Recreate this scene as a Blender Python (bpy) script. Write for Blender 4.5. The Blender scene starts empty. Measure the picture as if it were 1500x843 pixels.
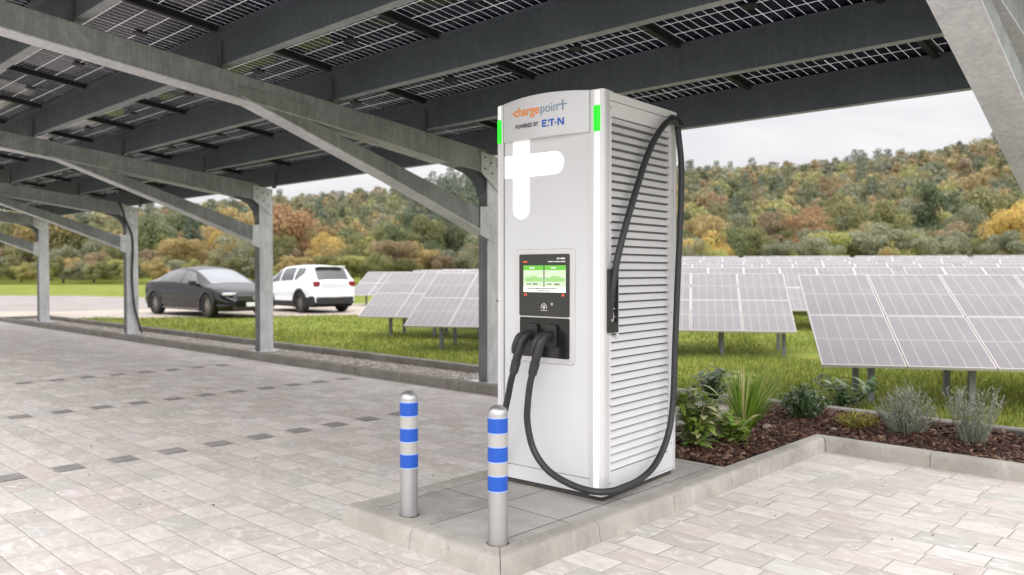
import bpy, bmesh, math, random
import numpy as np
from mathutils import Vector, Matrix
R = math.radians
rng = np.random.default_rng(7)
random.seed(7)
S = bpy.context.scene
COL = S.collection

# ------------------------------------------------------------------ camera frame
EYE = 1.36
AZ = R(43.46)                                   # view azimuth; world +Y runs along the carport, +X away from the bays
CA, SA = math.cos(AZ), math.sin(AZ)
def cw(x, d):                                   # plan coordinates (sideways, ahead) -> world x, y
    return (SA * x + CA * d, -CA * x + SA * d)
def wc(X, Y):
    return (SA * X - CA * Y, CA * X + SA * Y)

# ------------------------------------------------------------------ mesh helpers
class MB:
    def __init__(s): s.v = []; s.f = []
    def add(s, vs, fs):
        n = len(s.v); s.v += [tuple(p) for p in vs]; s.f += [tuple(i + n for i in f) for f in fs]; return s
    def box(s, x0, x1, y0, y1, z0, z1):
        return s.add([(x0,y0,z0),(x1,y0,z0),(x1,y1,z0),(x0,y1,z0),(x0,y0,z1),(x1,y0,z1),(x1,y1,z1),(x0,y1,z1)],
                     [(0,3,2,1),(4,5,6,7),(0,1,5,4),(1,2,6,5),(2,3,7,6),(3,0,4,7)])
    def prism(s, poly, axis, a, b):             # polygon in the plane perpendicular to axis, from a to b
        n = len(poly)
        def P(p, t):
            return {'x': (t, p[0], p[1]), 'y': (p[0], t, p[1]), 'z': (p[0], p[1], t)}[axis]
        vs = [P(p, a) for p in poly] + [P(p, b) for p in poly]
        fs = [tuple(range(n)), tuple(range(2*n-1, n-1, -1))] + [((i+1) % n, i, i+n, (i+1) % n + n) for i in range(n)]
        return s.add(vs, fs)
    def lathe(s, prof, n=24, c=(0,0,0), cap=True):
        vs = []; fs = []
        for (r, z) in prof:
            for k in range(n):
                a = 2*math.pi*k/n; vs.append((c[0]+r*math.cos(a), c[1]+r*math.sin(a), c[2]+z))
        for j in range(len(prof)-1):
            for k in range(n):
                fs.append((j*n+k, j*n+(k+1) % n, (j+1)*n+(k+1) % n, (j+1)*n+k))
        if cap:
            fs.append(tuple(range(n-1, -1, -1))); fs.append(tuple((len(prof)-1)*n+k for k in range(n)))
        return s.add(vs, fs)
    def tube(s, pts, rad, n=12, sx=1.0, sub=6):
        P = catmull(pts, sub) if sub > 1 else [Vector(p) for p in pts]
        rr = rad if isinstance(rad, (list, tuple)) else [rad]*len(pts)
        m = len(P); ra = [rr[0] + 0*i for i in range(m)]
        for i in range(m):
            t = i/(m-1)*(len(pts)-1); k = min(int(t), len(pts)-2); ra[i] = rr[k]+(rr[k+1]-rr[k])*(t-k)
        vs = []; fs = []; up = None
        for i in range(m):
            t = (P[min(i+1, m-1)] - P[max(i-1, 0)]).normalized()
            if up is None:
                up = Vector((0,0,1)) if abs(t.z) < .9 else Vector((0,1,0))
            u = t.cross(up); u.normalize(); w = u.cross(t); w.normalize(); up = w
            for k in range(n):
                a = 2*math.pi*k/n
                vs.append(P[i] + u*math.cos(a)*ra[i]*sx + w*math.sin(a)*ra[i])
        for i in range(m-1):
            for k in range(n):
                fs.append((i*n+k, i*n+(k+1) % n, (i+1)*n+(k+1) % n, (i+1)*n+k))
        fs.append(tuple(range(n-1, -1, -1))); fs.append(tuple((m-1)*n+k for k in range(n)))
        return s.add(vs, fs)
    def mesh(s, name):
        me = bpy.data.meshes.new(name); me.from_pydata(s.v, [], s.f)
        bm = bmesh.new(); bm.from_mesh(me); bmesh.ops.recalc_face_normals(bm, faces=bm.faces); bm.to_mesh(me); bm.free()
        return me
def catmull(pts, sub):
    P = [Vector(p) for p in pts]; out = []
    for i in range(len(P)-1):
        p0, p1, p2, p3 = P[max(i-1,0)], P[i], P[i+1], P[min(i+2,len(P)-1)]
        for k in range(sub):
            t = k/sub
            out.append(.5*((2*p1)+(p2-p0)*t+(2*p0-5*p1+4*p2-p3)*t*t+(3*p1-p0-3*p2+p3)*t**3))
    out.append(P[-1]); return out
def np_mesh(name, V, F):
    """V (n,3), F (m,k) arrays"""
    me = bpy.data.meshes.new(name); k = F.shape[1]
    me.vertices.add(len(V)); me.vertices.foreach_set('co', np.ascontiguousarray(V, np.float32).ravel())
    me.loops.add(F.size); me.loops.foreach_set('vertex_index', np.ascontiguousarray(F, np.int32).ravel())
    me.polygons.add(len(F)); me.polygons.foreach_set('loop_start', np.arange(0, F.size, k, dtype=np.int32))
    me.update(calc_edges=True); return me
def obj(name, mb, mat, parent=None, bevel=0, smooth=False, loc=None):
    me = mb.mesh(name) if isinstance(mb, MB) else mb
    o = bpy.data.objects.new(name, me); COL.objects.link(o)
    if mat and not me.materials: me.materials.append(mat)
    if parent: o.parent = parent
    if loc: o.location = loc
    if smooth:
        me.polygons.foreach_set('use_smooth', [True]*len(me.polygons))
        try: me.set_sharp_from_angle(angle=R(40))
        except Exception: pass
    if bevel:
        m = o.modifiers.new('bevel', 'BEVEL'); m.width = bevel; m.segments = 2; m.limit_method = 'ANGLE'; m.angle_limit = R(40)
    return o
def tag(o, label=None, cat=None, group=None, kind=None):
    if label: o['label'] = label
    if cat: o['category'] = cat
    if group: o['group'] = group
    if kind: o['kind'] = kind
    return o
def thing(name, label, cat, loc=(0,0,0), rz=0, group=None):
    o = bpy.data.objects.new(name, None); COL.objects.link(o); o.location = loc; o.rotation_euler = (0,0,rz)
    o.empty_display_size = .1
    return tag(o, label, cat, group)
def copy_tree(o, parent=None):
    c = o.copy(); COL.objects.link(c); c.parent = parent
    for ch in [k for k in KIDS.get(o.name, [])]: copy_tree(ch, c)
    return c
KIDS = {}
def index_kids(root):
    KIDS[root.name] = [o for o in COL.objects if o.parent == root]
    for k in KIDS[root.name]: index_kids(k)

# ------------------------------------------------------------------ materials
def new_mat(name):
    m = bpy.data.materials.new(name); m.use_nodes = True; nt = m.node_tree
    return m, nt, nt.nodes['Principled BSDF']
def N(nt, t, **kw):
    n = nt.nodes.new(t)
    for k, v in kw.items():
        if k in n.inputs.keys() if isinstance(k, str) else False: n.inputs[k].default_value = v
        else: setattr(n, k, v)
    return n
def math_(nt, op, a, b=None, c=None):
    n = nt.nodes.new('ShaderNodeMath'); n.operation = op
    for i, x in enumerate((a, b, c)):
        if x is None: continue
        if isinstance(x, (int, float)): n.inputs[i].default_value = x
        else: nt.links.new(x, n.inputs[i])
    return n.outputs[0]
def mix_(nt, fac, a, b, mode='MIX'):
    n = nt.nodes.new('ShaderNodeMix'); n.data_type = 'RGBA'; n.blend_type = mode
    for sock, x in ((n.inputs[0], fac), (n.inputs[6], a), (n.inputs[7], b)):
        if isinstance(x, (int, float)): sock.default_value = x
        elif isinstance(x, (tuple, list)): sock.default_value = (*x[:3], 1)
        else: nt.links.new(x, sock)
    return n.outputs[2]
def ramp_(nt, x, lo, hi, a=0.0, b=1.0):
    n = nt.nodes.new('ShaderNodeMapRange'); nt.links.new(x, n.inputs[0])
    for i, v in enumerate((lo, hi, a, b)): n.inputs[i+1].default_value = v
    return n.outputs[0]
def noise_(nt, scale, detail=4, rough=.6, vec=None, dist=0):
    n = nt.nodes.new('ShaderNodeTexNoise'); n.inputs['Scale'].default_value = scale; n.inputs['Detail'].default_value = detail
    n.inputs['Roughness'].default_value = rough; n.inputs['Distortion'].default_value = dist
    if vec is not None: nt.links.new(vec, n.inputs['Vector'])
    return n.outputs[0]
def coords(nt, which='Object'):
    return nt.nodes.new('ShaderNodeTexCoord').outputs[which]
def scaled(nt, vec, s):
    n = nt.nodes.new('ShaderNodeMapping'); nt.links.new(vec, n.inputs[0]); n.inputs['Scale'].default_value = s; return n.outputs[0]
def bump_(nt, h, strength, dist=.01):
    n = nt.nodes.new('ShaderNodeBump'); n.inputs['Strength'].default_value = strength; n.inputs['Distance'].default_value = dist
    nt.links.new(h, n.inputs['Height']); return n.outputs[0]
def plain(name, col, rough=.5, metal=0, var=.12, scale=6, bump=0, spec=.5, coat=0, emit=None, estr=0, bscale=60):
    m, nt, b = new_mat(name)
    v = coords(nt)
    c = mix_(nt, ramp_(nt, noise_(nt, scale, 6, .65, v), .3, .7), [x*(1-var) for x in col], [min(1, x*(1+var)) for x in col])
    nt.links.new(c, b.inputs['Base Color'])
    b.inputs['Roughness'].default_value = rough; b.inputs['Metallic'].default_value = metal
    b.inputs['Specular IOR Level'].default_value = spec; b.inputs['Coat Weight'].default_value = coat
    if bump: nt.links.new(bump_(nt, noise_(nt, bscale, 4, .6, v), bump, .003), b.inputs['Normal'])
    if emit: b.inputs['Emission Color'].default_value = (*emit, 1); b.inputs['Emission Strength'].default_value = estr
    return m
def mat_galv(name, lo, hi, metal=.35, rough=.48):
    m, nt, b = new_mat(name); v = coords(nt)
    vo = nt.nodes.new('ShaderNodeTexVoronoi'); vo.inputs['Scale'].default_value = 55; nt.links.new(v, vo.inputs['Vector'])
    sp = nt.nodes.new('ShaderNodeSeparateColor'); nt.links.new(vo.outputs['Color'], sp.inputs[0])
    big = ramp_(nt, noise_(nt, 2.2, 6, .7, v, .6), .3, .72)
    streak = ramp_(nt, noise_(nt, 5, 5, .7, scaled(nt, v, (4, 4, .45)), .9), .44, .64)
    t = math_(nt, 'ADD', math_(nt, 'MULTIPLY', big, .55), math_(nt, 'ADD', math_(nt, 'MULTIPLY', sp.outputs[0], .18), math_(nt, 'MULTIPLY', streak, .27)))
    c = mix_(nt, t, lo, hi); nt.links.new(c, b.inputs['Base Color'])
    b.inputs['Metallic'].default_value = metal
    nt.links.new(ramp_(nt, t, 0, 1, rough+.12, rough-.08), b.inputs['Roughness'])
    nt.links.new(bump_(nt, noise_(nt, 14, 5, .6, v), .12, .004), b.inputs['Normal'])
    return m
M = {}
M['galv'] = mat_galv('galvanised steel', (.40,.405,.415), (.80,.805,.83))
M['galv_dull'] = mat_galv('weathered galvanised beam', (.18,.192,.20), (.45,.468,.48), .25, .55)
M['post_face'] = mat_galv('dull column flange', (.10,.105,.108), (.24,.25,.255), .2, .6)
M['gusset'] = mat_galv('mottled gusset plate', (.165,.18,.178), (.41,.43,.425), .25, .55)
M['purlin'] = mat_galv('shaded purlin steel', (.058,.069,.084), (.10,.117,.138), .2, .55)  # galvanised steel coloured darker to carry the shade under the roof
M['white_paint'] = plain('light grey powder coat', (.64,.64,.655), .42, 0, .025, 1.6, .04, .4, bscale=500)
M['white_trim'] = plain('silver trim profile', (.62,.62,.63), .33, .25, .02, 2, 0, .5)
M['front_paint'] = plain('light grey front coat', (.63,.635,.655), .45, 0, .03, 1.2, .04, .4, bscale=500)
M['header_silver'] = plain('brushed silver header', (.60,.60,.615), .38, .35, .05, 3, .03, .5, bscale=300)
M['white_vinyl'] = plain('white emblem film', (.93,.93,.92), .5, 0, .01, 2, 0, .3, 0, (1,1,.99), .42)  # emission put into the film so it reads blown-out white
M['white_strip'] = plain('white light strip', (.9,.9,.9), .25, 0, .01, 2, 0, .5, .3, (1,1,1), .14)
M['green_led'] = plain('green status light', (.02,.55,.02), .3, 0, .02, 2, 0, .4, 0, (.0,1,.01), .95)
M['rubber'] = plain('black cable rubber', (.028,.028,.031), .5, 0, .2, 9, .05, .45)
M['black_plastic'] = plain('black plastic', (.022,.021,.023), .45, 0, .2, 20, .1, .45, bscale=300)
M['black_glass'] = plain('dark screen panel', (.035,.034,.034), .22, 0, .05, 3, 0, .5)
M['black_dock'] = plain('black dock panel', (.012,.012,.014), .2, 0, .1, 3, 0, .5)
M['dark_gap'] = plain('dark shadow gap', (.015,.015,.015), .8, 0, .1)
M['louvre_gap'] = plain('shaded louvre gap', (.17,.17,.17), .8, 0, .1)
M['plinth'] = plain('dark plinth', (.05,.046,.043), .7, 0, .3, 12, .2)
M['orange'] = plain('orange lettering', (.83,.27,.05), .5, 0, .02)
M['slate'] = plain('slate lettering', (.20,.29,.40), .5, 0, .02)
M['dark_letter'] = plain('dark grey lettering', (.05,.05,.055), .5, 0, .02)
M['blue_letter'] = plain('blue lettering', (.01,.11,.48), .45, 0, .02)
M['scr_pale'] = plain('screen pale', (.55,.66,.48), .3, 0, .03, 3, 0, .3, 0, (.62,.78,.55), .22)
M['scr_green'] = plain('screen green', (.12,.42,.05), .3, 0, .03, 3, 0, .3, 0, (.15,.55,.06), .35)
M['scr_mid'] = plain('screen graph green', (.28,.52,.18), .3, 0, .08, 12, 0, .3, 0, (.3,.6,.2), .25)
M['scr_white'] = plain('screen white', (.9,.9,.9), .3, 0, .01, 3, 0, .3, 0, (1,1,1), .2)
M['scr_dark'] = plain('screen dark print', (.05,.06,.05), .5)
M['print_light'] = plain('pale print', (.7,.7,.7), .5)
M['red_print'] = plain('red print', (.75,.12,.05), .5, 0, .02, 3, 0, .3, 0, (1,.15,.05), .2)
M['bollard_steel'] = plain('brushed bollard steel', (.50,.495,.505), .38, .85, .08, 5, .06, .5, bscale=40)
M['bollard_blue'] = plain('blue reflective band', (.004,.075,.42), .38, 0, .05, 8, .0, .5)
M['bollard_pale'] = plain('pale reflective band', (.42,.405,.385), .45, .2, .08, 8)
M['bollard_edge'] = plain('pale blue band edge', (.32,.43,.72), .45, 0, .03)
M['rust'] = plain('rusty ring', (.12,.08,.06), .8, 0, .5, 20, .4)

def mat_concrete(name, a, b_, sc=1.0):
    m, nt, b = new_mat(name); v = coords(nt)
    n1 = noise_(nt, 2.3*sc, 8, .7, v, .5); n2 = noise_(nt, 22*sc, 5, .6, v); n3 = noise_(nt, 9*sc, 4, .6, scaled(nt, v, (1,1,.3)), 1.2)
    c = mix_(nt, ramp_(nt, n1, .35, .66), a, b_)
    c = mix_(nt, ramp_(nt, n3, .58, .72, 0, .45), c, [min(1, x*1.32) for x in b_])
    c = mix_(nt, ramp_(nt, n2, .60, .78, 0, .5), c, [x*.62 for x in a])
    nt.links.new(c, b.inputs['Base Color']); b.inputs['Roughness'].default_value = .88; b.inputs['Specular IOR Level'].default_value = .25
    nt.links.new(bump_(nt, noise_(nt, 90*sc, 5, .7, v), .35, .004), b.inputs['Normal'])
    return m
M['kerb'] = mat_concrete('kerb concrete', (.30,.28,.25), (.45,.425,.385))
M['kerb_dark'] = mat_concrete('weathered kerb concrete', (.165,.152,.133), (.27,.255,.225))

def mat_slab():
    m, nt, b = new_mat('concrete slab tiles'); v = coords(nt)
    sx = nt.nodes.new('ShaderNodeSeparateXYZ'); nt.links.new(v, sx.inputs[0])
    X, Y = sx.outputs[0], sx.outputs[1]
    u = math_(nt, 'DIVIDE', math_(nt, 'ADD', X, -2.59), .5); w = math_(nt, 'DIVIDE', math_(nt, 'ADD', Y, -2.60), .42)
    fu = math_(nt, 'FRACT', u); fw = math_(nt, 'FRACT', w)
    du = math_(nt, 'MULTIPLY', math_(nt, 'MINIMUM', fu, math_(nt, 'SUBTRACT', 1, fu)), .5)
    dw = math_(nt, 'MULTIPLY', math_(nt, 'MINIMUM', fw, math_(nt, 'SUBTRACT', 1, fw)), .42)
    d = math_(nt, 'MINIMUM', du, dw); joint = ramp_(nt, d, .002, .005, 1, 0)
    cv = nt.nodes.new('ShaderNodeCombineXYZ'); nt.links.new(math_(nt, 'FLOOR', u), cv.inputs[0]); nt.links.new(math_(nt, 'FLOOR', w), cv.inputs[1])
    wn = nt.nodes.new('ShaderNodeTexWhiteNoise'); wn.noise_dimensions = '2D'; nt.links.new(cv.outputs[0], wn.inputs[0])
    c = mix_(nt, wn.outputs[0], (.27,.255,.23), (.36,.34,.315))
    c = mix_(nt, ramp_(nt, noise_(nt, 4, 7, .7, v, .6), .4, .66), c, (.42,.40,.37))
    c = mix_(nt, ramp_(nt, noise_(nt, 26, 4, .6, v), .62, .78, 0, .5), c, (.15,.14,.125))
    c = mix_(nt, joint, c, (.10,.095,.085))
    nt.links.new(c, b.inputs['Base Color']); b.inputs['Roughness'].default_value = .85; b.inputs['Specular IOR Level'].default_value = .25
    h = math_(nt, 'SUBTRACT', math_(nt, 'MULTIPLY', noise_(nt, 80, 4, .6, v), .3), joint)
    nt.links.new(bump_(nt, h, .5, .004), b.inputs['Normal']); return m
M['slab'] = mat_slab()

def mat_pavers():
    m, nt, b = new_mat('concrete pavers'); v = coords(nt)
    sx = nt.nodes.new('ShaderNodeSeparateXYZ'); nt.links.new(v, sx.inputs[0]); X, Y = sx.outputs[0], sx.outputs[1]
    wob = noise_(nt, 3, 2, .5, v)
    W = .18
    u = math_(nt, 'DIVIDE', math_(nt, 'ADD', X, math_(nt, 'MULTIPLY', math_(nt, 'SUBTRACT', wob, .5), .012)), W)
    ci = math_(nt, 'FLOOR', u); fu = math_(nt, 'FRACT', u)
    wn1 = nt.nodes.new('ShaderNodeTexWhiteNoise'); wn1.noise_dimensions = '1D'; nt.links.new(ci, wn1.inputs['W'])
    sc = nt.nodes.new('ShaderNodeSeparateColor'); nt.links.new(wn1.outputs['Color'], sc.inputs[0])
    L = math_(nt, 'ADD', .235, math_(nt, 'MULTIPLY', sc.outputs[0], .075))
    t = math_(nt, 'DIVIDE', math_(nt, 'ADD', Y, math_(nt, 'MULTIPLY', sc.outputs[1], 1.7)), L)
    ti = math_(nt, 'FLOOR', t); ft = math_(nt, 'FRACT', t)
    du = math_(nt, 'MULTIPLY', math_(nt, 'MINIMUM', fu, math_(nt, 'SUBTRACT', 1, fu)), W)
    dt = math_(nt, 'MULTIPLY', math_(nt, 'MINIMUM', ft, math_(nt, 'SUBTRACT', 1, ft)), L)
    d = math_(nt, 'MINIMUM', du, dt)
    d = math_(nt, 'ADD', d, math_(nt, 'MULTIPLY', math_(nt, 'SUBTRACT', noise_(nt, 45, 3, .6, v), .5), .004))
    joint = ramp_(nt, d, .0010, .0046, 1, 0); lip = ramp_(nt, d, .003, .012, 1, 0)
    cv = nt.nodes.new('ShaderNodeCombineXYZ'); nt.links.new(ci, cv.inputs[0]); nt.links.new(ti, cv.inputs[1])
    wn = nt.nodes.new('ShaderNodeTexWhiteNoise'); wn.noise_dimensions = '2D'; nt.links.new(cv.outputs[0], wn.inputs[0])
    wc_ = nt.nodes.new('ShaderNodeSeparateColor'); nt.links.new(wn.outputs['Color'], wc_.inputs[0])
    base = mix_(nt, wc_.outputs[0], (.50,.452,.41), (.67,.625,.585))
    base = mix_(nt, ramp_(nt, wc_.outputs[1], .72, .9, 0, .7), base, (.58,.50,.485))
    base = mix_(nt, ramp_(nt, wc_.outputs[2], .82, .95, 0, .5), base, (.47,.49,.45))
    # swirls offset per stone so neighbours never share a stain
    vo = nt.nodes.new('ShaderNodeVectorMath'); vo.operation = 'MULTIPLY_ADD'; nt.links.new(wn.outputs['Color'], vo.inputs[0]); vo.inputs[1].default_value = (3,3,3)
    nt.links.new(v, vo.inputs[2])
    sw = noise_(nt, 9, 5, .62, scaled(nt, vo.outputs[0], (1.6,.7,1)), 1.2)
    base = mix_(nt, ramp_(nt, sw, .5, .68, 0, .65), base, (.80,.765,.735))
    base = mix_(nt, ramp_(nt, sw, .30, .44, .35, 0), base, (.33,.30,.275))
    big = noise_(nt, .55, 4, .6, v, .4)
    base = mix_(nt, ramp_(nt, big, .38, .64, .0, .22), base, (.47,.42,.37))
    sp = noise_(nt, 130, 3, .7, v)
    base = mix_(nt, ramp_(nt, sp, .62, .8, 0, .35), base, (.28,.26,.24))
    base = mix_(nt, math_(nt, 'MULTIPLY', lip, math_(nt, 'MULTIPLY', wc_.outputs[1], .3)), base, (.74,.72,.69))
    jc = mix_(nt, ramp_(nt, noise_(nt, 1.6, 4, .6, v), .38, .62), (.15,.135,.12), (.40,.375,.345))
    c = mix_(nt, math_(nt, 'MULTIPLY', joint, .85), base, jc)
    nt.links.new(c, b.inputs['Base Color']); b.inputs['Roughness'].default_value = .8; b.inputs['Specular IOR Level'].default_value = .3
    h = math_(nt, 'SUBTRACT', math_(nt, 'ADD', math_(nt, 'MULTIPLY', sw, .5), math_(nt, 'MULTIPLY', sp, .35)), math_(nt, 'MULTIPLY', lip, .6))
    h = math_(nt, 'ADD', h, math_(nt, 'MULTIPLY', wc_.outputs[1], .35))
    nt.links.new(bump_(nt, h, .45, .005), b.inputs['Normal']); return m
M['pavers'] = mat_pavers()
M['dark_paver'] = mat_concrete('dark marker paver', (.235,.22,.205), (.35,.33,.31), 2)

def mat_ground():
    m, nt, b = new_mat('meadow ground'); v = coords(nt)
    n1 = noise_(nt, .35, 6, .65, v, .5); n2 = noise_(nt, 3.0, 6, .7, v); n3 = noise_(nt, .05, 3, .6, v)
    c = mix_(nt, ramp_(nt, n1, .35, .65), (.13,.18,.03), (.255,.265,.055))
    c = mix_(nt, ramp_(nt, n2, .42, .7, 0, .7), c, (.075,.11,.02))
    c = mix_(nt, ramp_(nt, n3, .5, .7, 0, .4), c, (.24,.21,.07))
    c = mix_(nt, ramp_(nt, noise_(nt, 1.1, 4, .6, v), .5, .66, 0, .55), c, (.30,.29,.06))
    sz = nt.nodes.new('ShaderNodeSeparateXYZ'); nt.links.new(v, sz.inputs[0])
    c = mix_(nt, ramp_(nt, sz.outputs[2], 1.0, 2.2), c, (.10,.09,.045))
    nt.links.new(c, b.inputs['Base Color']); b.inputs['Roughness'].default_value = .95; b.inputs['Specular IOR Level'].default_value = .1
    nt.links.new(bump_(nt, n2, .8, .06), b.inputs['Normal']); return m
M['meadow'] = mat_ground()
M['road'] = mat_concrete('grey lane asphalt', (.24,.215,.205), (.32,.295,.28), .3)
M['sandy'] = mat_concrete('sandy gravel', (.36,.31,.26), (.46,.41,.355), .5)
M['gravel_base'] = mat_concrete('gravel bed', (.30,.265,.235), (.44,.40,.36), 3)

def mat_leaf(name, objcol=False, col=(.1,.1,.03), var=.45, tr=.25, rough=.7, tip=None):
    m, nt, b = new_mat(name)
    g = nt.nodes.new('ShaderNodeNewGeometry')
    if objcol:
        oi = nt.nodes.new('ShaderNodeObjectInfo'); base = oi.outputs['Color']
    else:
        rgb = nt.nodes.new('ShaderNodeRGB'); rgb.outputs[0].default_value = (*col, 1); base = rgb.outputs[0]
    hsv = nt.nodes.new('ShaderNodeHueSaturation'); nt.links.new(base, hsv.inputs['Color'])
    nt.links.new(ramp_(nt, g.outputs['Random Per Island'], 0, 1, 1-var, 1+var), hsv.inputs['Value'])
    wn = nt.nodes.new('ShaderNodeTexWhiteNoise'); wn.noise_dimensions = '1D'; nt.links.new(math_(nt, 'MULTIPLY', g.outputs['Random Per Island'], 91.7), wn.inputs['W'])
    nt.links.new(ramp_(nt, wn.outputs[0], 0, 1, .475, .525), hsv.inputs['Hue'])
    c = hsv.outputs[0]
    if tip:
        c = mix_(nt, ramp_(nt, wn.outputs[0], .78, .84), c, tip)
    nt.links.new(c, b.inputs['Base Color']); b.inputs['Roughness'].default_value = rough; b.inputs['Specular IOR Level'].default_value = .25
    t = nt.nodes.new('ShaderNodeBsdfTranslucent'); nt.links.new(c, t.inputs[0])
    mx = nt.nodes.new('ShaderNodeMixShader'); mx.inputs[0].default_value = tr
    nt.links.new(b.outputs[0], mx.inputs[1]); nt.links.new(t.outputs[0], mx.inputs[2])
    nt.links.new(mx.outputs[0], nt.nodes['Material Output'].inputs[0]); return m
M['tree_leaf'] = mat_leaf('tree foliage', True, var=.32, tr=.4)
M['bark'] = plain('bark', (.09,.075,.06), .9, 0, .4, 8, .6)
M['grass'] = mat_leaf('grass blades', False, (.205,.255,.05), .5, .4, .6, (.38,.36,.11))
M['leaf_mid'] = mat_leaf('mid green leaves', False, (.20,.30,.06), .5, .35, .4, (.58,.56,.32))
M['leaf_dark'] = mat_leaf('dark green leaves', False, (.07,.125,.045), .5, .2, .4, (.22,.27,.17))
M['leaf_blade'] = mat_leaf('fresh green blades', False, (.21,.35,.05), .45, .4, .45, (.64,.60,.30))
M['leaf_silver'] = mat_leaf('silver grey leaves', False, (.30,.315,.245), .35, .2, .7)
M['leaf_yellow'] = mat_leaf('yellow green leaves', False, (.33,.32,.07), .45, .3, .6, (.30,.17,.05))
M['mulch'] = mat_leaf('bark chips', False, (.068,.034,.023), .6, 0, .85, (.20,.125,.085))
M['mulch_base'] = plain('mulch soil', (.05,.028,.02), .95, 0, .5, 18, .9)
M['stone'] = plain('pinkish stone', (.26,.20,.165), .85, 0, .3, 30, .4)
M['pebble'] = mat_leaf('pebbles', False, (.40,.35,.31), .35, 0, .85)

def mat_bifacial():
    m, nt, b = new_mat('bifacial cells seen from below'); v = coords(nt)
    sx = nt.nodes.new('ShaderNodeSeparateXYZ'); nt.links.new(v, sx.inputs[0]); X, Y = sx.outputs[0], sx.outputs[1]
    def line(c, half, pitch, w):
        f = math_(nt, 'FRACT', math_(nt, 'DIVIDE', math_(nt, 'ADD', c, half), pitch))
        d = math_(nt, 'MULTIPLY', math_(nt, 'MINIMUM', f, math_(nt, 'SUBTRACT', 1, f)), pitch)
        return math_(nt, 'LESS_THAN', d, w)
    l = math_(nt, 'MAXIMUM', line(X, .6, .2, .0036), line(Y, .747, .083, .0021))
    l = math_(nt, 'MAXIMUM', l, math_(nt, 'LESS_THAN', math_(nt, 'ABSOLUTE', Y), .004))
    c = mix_(nt, ramp_(nt, noise_(nt, 3, 3, .5, v), .4, .65), (.011,.009,.020), (.024,.020,.038))
    nt.links.new(c, b.inputs['Base Color']); b.inputs['Roughness'].default_value = .07; b.inputs['Specular IOR Level'].default_value = .17
    w = nt.nodes.new('ShaderNodeBsdfTranslucent'); w.inputs[0].default_value = (.36,.36,.345,1)
    d = nt.nodes.new('ShaderNodeBsdfDiffuse'); d.inputs[0].default_value = (.8,.8,.78,1)
    a = nt.nodes.new('ShaderNodeMixShader'); a.inputs[0].default_value = .45; nt.links.new(w.outputs[0], a.inputs[1]); nt.links.new(d.outputs[0], a.inputs[2])
    mx = nt.nodes.new('ShaderNodeMixShader'); nt.links.new(l, mx.inputs[0]); nt.links.new(b.outputs[0], mx.inputs[1]); nt.links.new(a.outputs[0], mx.inputs[2])
    nt.links.new(mx.outputs[0], nt.nodes['Material Output'].inputs[0]); return m
M['bifacial'] = mat_bifacial()
M['rail'] = plain('black rail', (.012,.012,.013), .5)

def mat_field(name, w, h, ncol, nrow):
    """ground-mounted module face: local x along the row, y up the slope; w,h is one module, lines drawn per cell column"""
    m, nt, b = new_mat(name); v = coords(nt)
    sx = nt.nodes.new('ShaderNodeSeparateXYZ'); nt.links.new(v, sx.inputs[0]); X, Y = sx.outputs[0], sx.outputs[1]
    def line(c, pitch, wd):
        f = math_(nt, 'FRACT', math_(nt, 'DIVIDE', c, pitch))
        d = math_(nt, 'MULTIPLY', math_(nt, 'MINIMUM', f, math_(nt, 'SUBTRACT', 1, f)), pitch)
        return ramp_(nt, d, wd*.6, wd, 1, 0)
    cell = math_(nt, 'MAXIMUM', line(X, w/6, .007), line(Y, h/2, .011))
    fr = math_(nt, 'MAXIMUM', line(X, w, .02), line(Y, h, .02))
    base = mix_(nt, ramp_(nt, noise_(nt, 1.3, 4, .6, v), .35, .65), (.136,.123,.131), (.174,.158,.166))  # sky reflection on the dark cells put into this pale base colour
    base = mix_(nt, ramp_(nt, noise_(nt, 40, 2, .5, v), .5, .8, 0, .25), base, (.17,.14,.165))
    c = mix_(nt, math_(nt, 'MULTIPLY', cell, .5), base, (.35,.315,.32))
    c = mix_(nt, fr, c, (.47,.435,.41))
    nt.links.new(c, b.inputs['Base Color']); b.inputs['Roughness'].default_value = .28; b.inputs['Specular IOR Level'].default_value = .5
    return m
MW, MH = .80, 1.06
M['pv_face'] = mat_field('solar module face', MW, MH, 6, 2)
M['pv_back'] = plain('module backsheet', (.35,.34,.34), .6)
M['post'] = mat_galv('dark galvanised post', (.13,.14,.14), (.26,.27,.27), .3, .5)

# ------------------------------------------------------------------ terrain
def sm(t):
    t = np.clip(t, 0, 1); return t*t*(3-2*t)
RIDGE_R = [-1.6, -.64, -.47, -.30, -.23, -.128, -.05, .215, .314, .45, .588, .8, 1.6]
RIDGE_H = [10, 16, 21, 26, 27.5, 31, 35, 38.5, 40.5, 43.5, 53, 58, 64]
def terrain(x, d):
    x = np.asarray(x, float); d = np.asarray(d, float)
    q = .2181*x + .9759*d
    z = -.02 + .030*np.clip(q-13.5, 0, 28)*sm((x+4)/9)*(d > 0)
    h = np.interp(x/np.maximum(d, 30), RIDGE_R, RIDGE_H)
    z = z + h*np.clip(.55*sm((d-86)/300)+.45*np.clip((d-90)/300, 0, 1), 0, 1)
    return z
def ground_z(X, Y):
    x, d = wc(X, Y); return float(terrain(x, d))
gx = np.concatenate([np.arange(-720, -60, 20), np.arange(-60, 60, 3), np.arange(60, 740, 20)]); gd = np.concatenate([np.arange(-200, -10, 10), np.arange(-10, 90, 3), np.arange(90, 620, 10)])
XX, DD = np.meshgrid(gx, gd); ZZ = terrain(XX, DD)
V = np.stack([SA*XX+CA*DD, -CA*XX+SA*DD, ZZ], -1).reshape(-1, 3)
nx, ny = len(gx), len(gd); I = np.arange(nx*ny).reshape(ny, nx)
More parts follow.
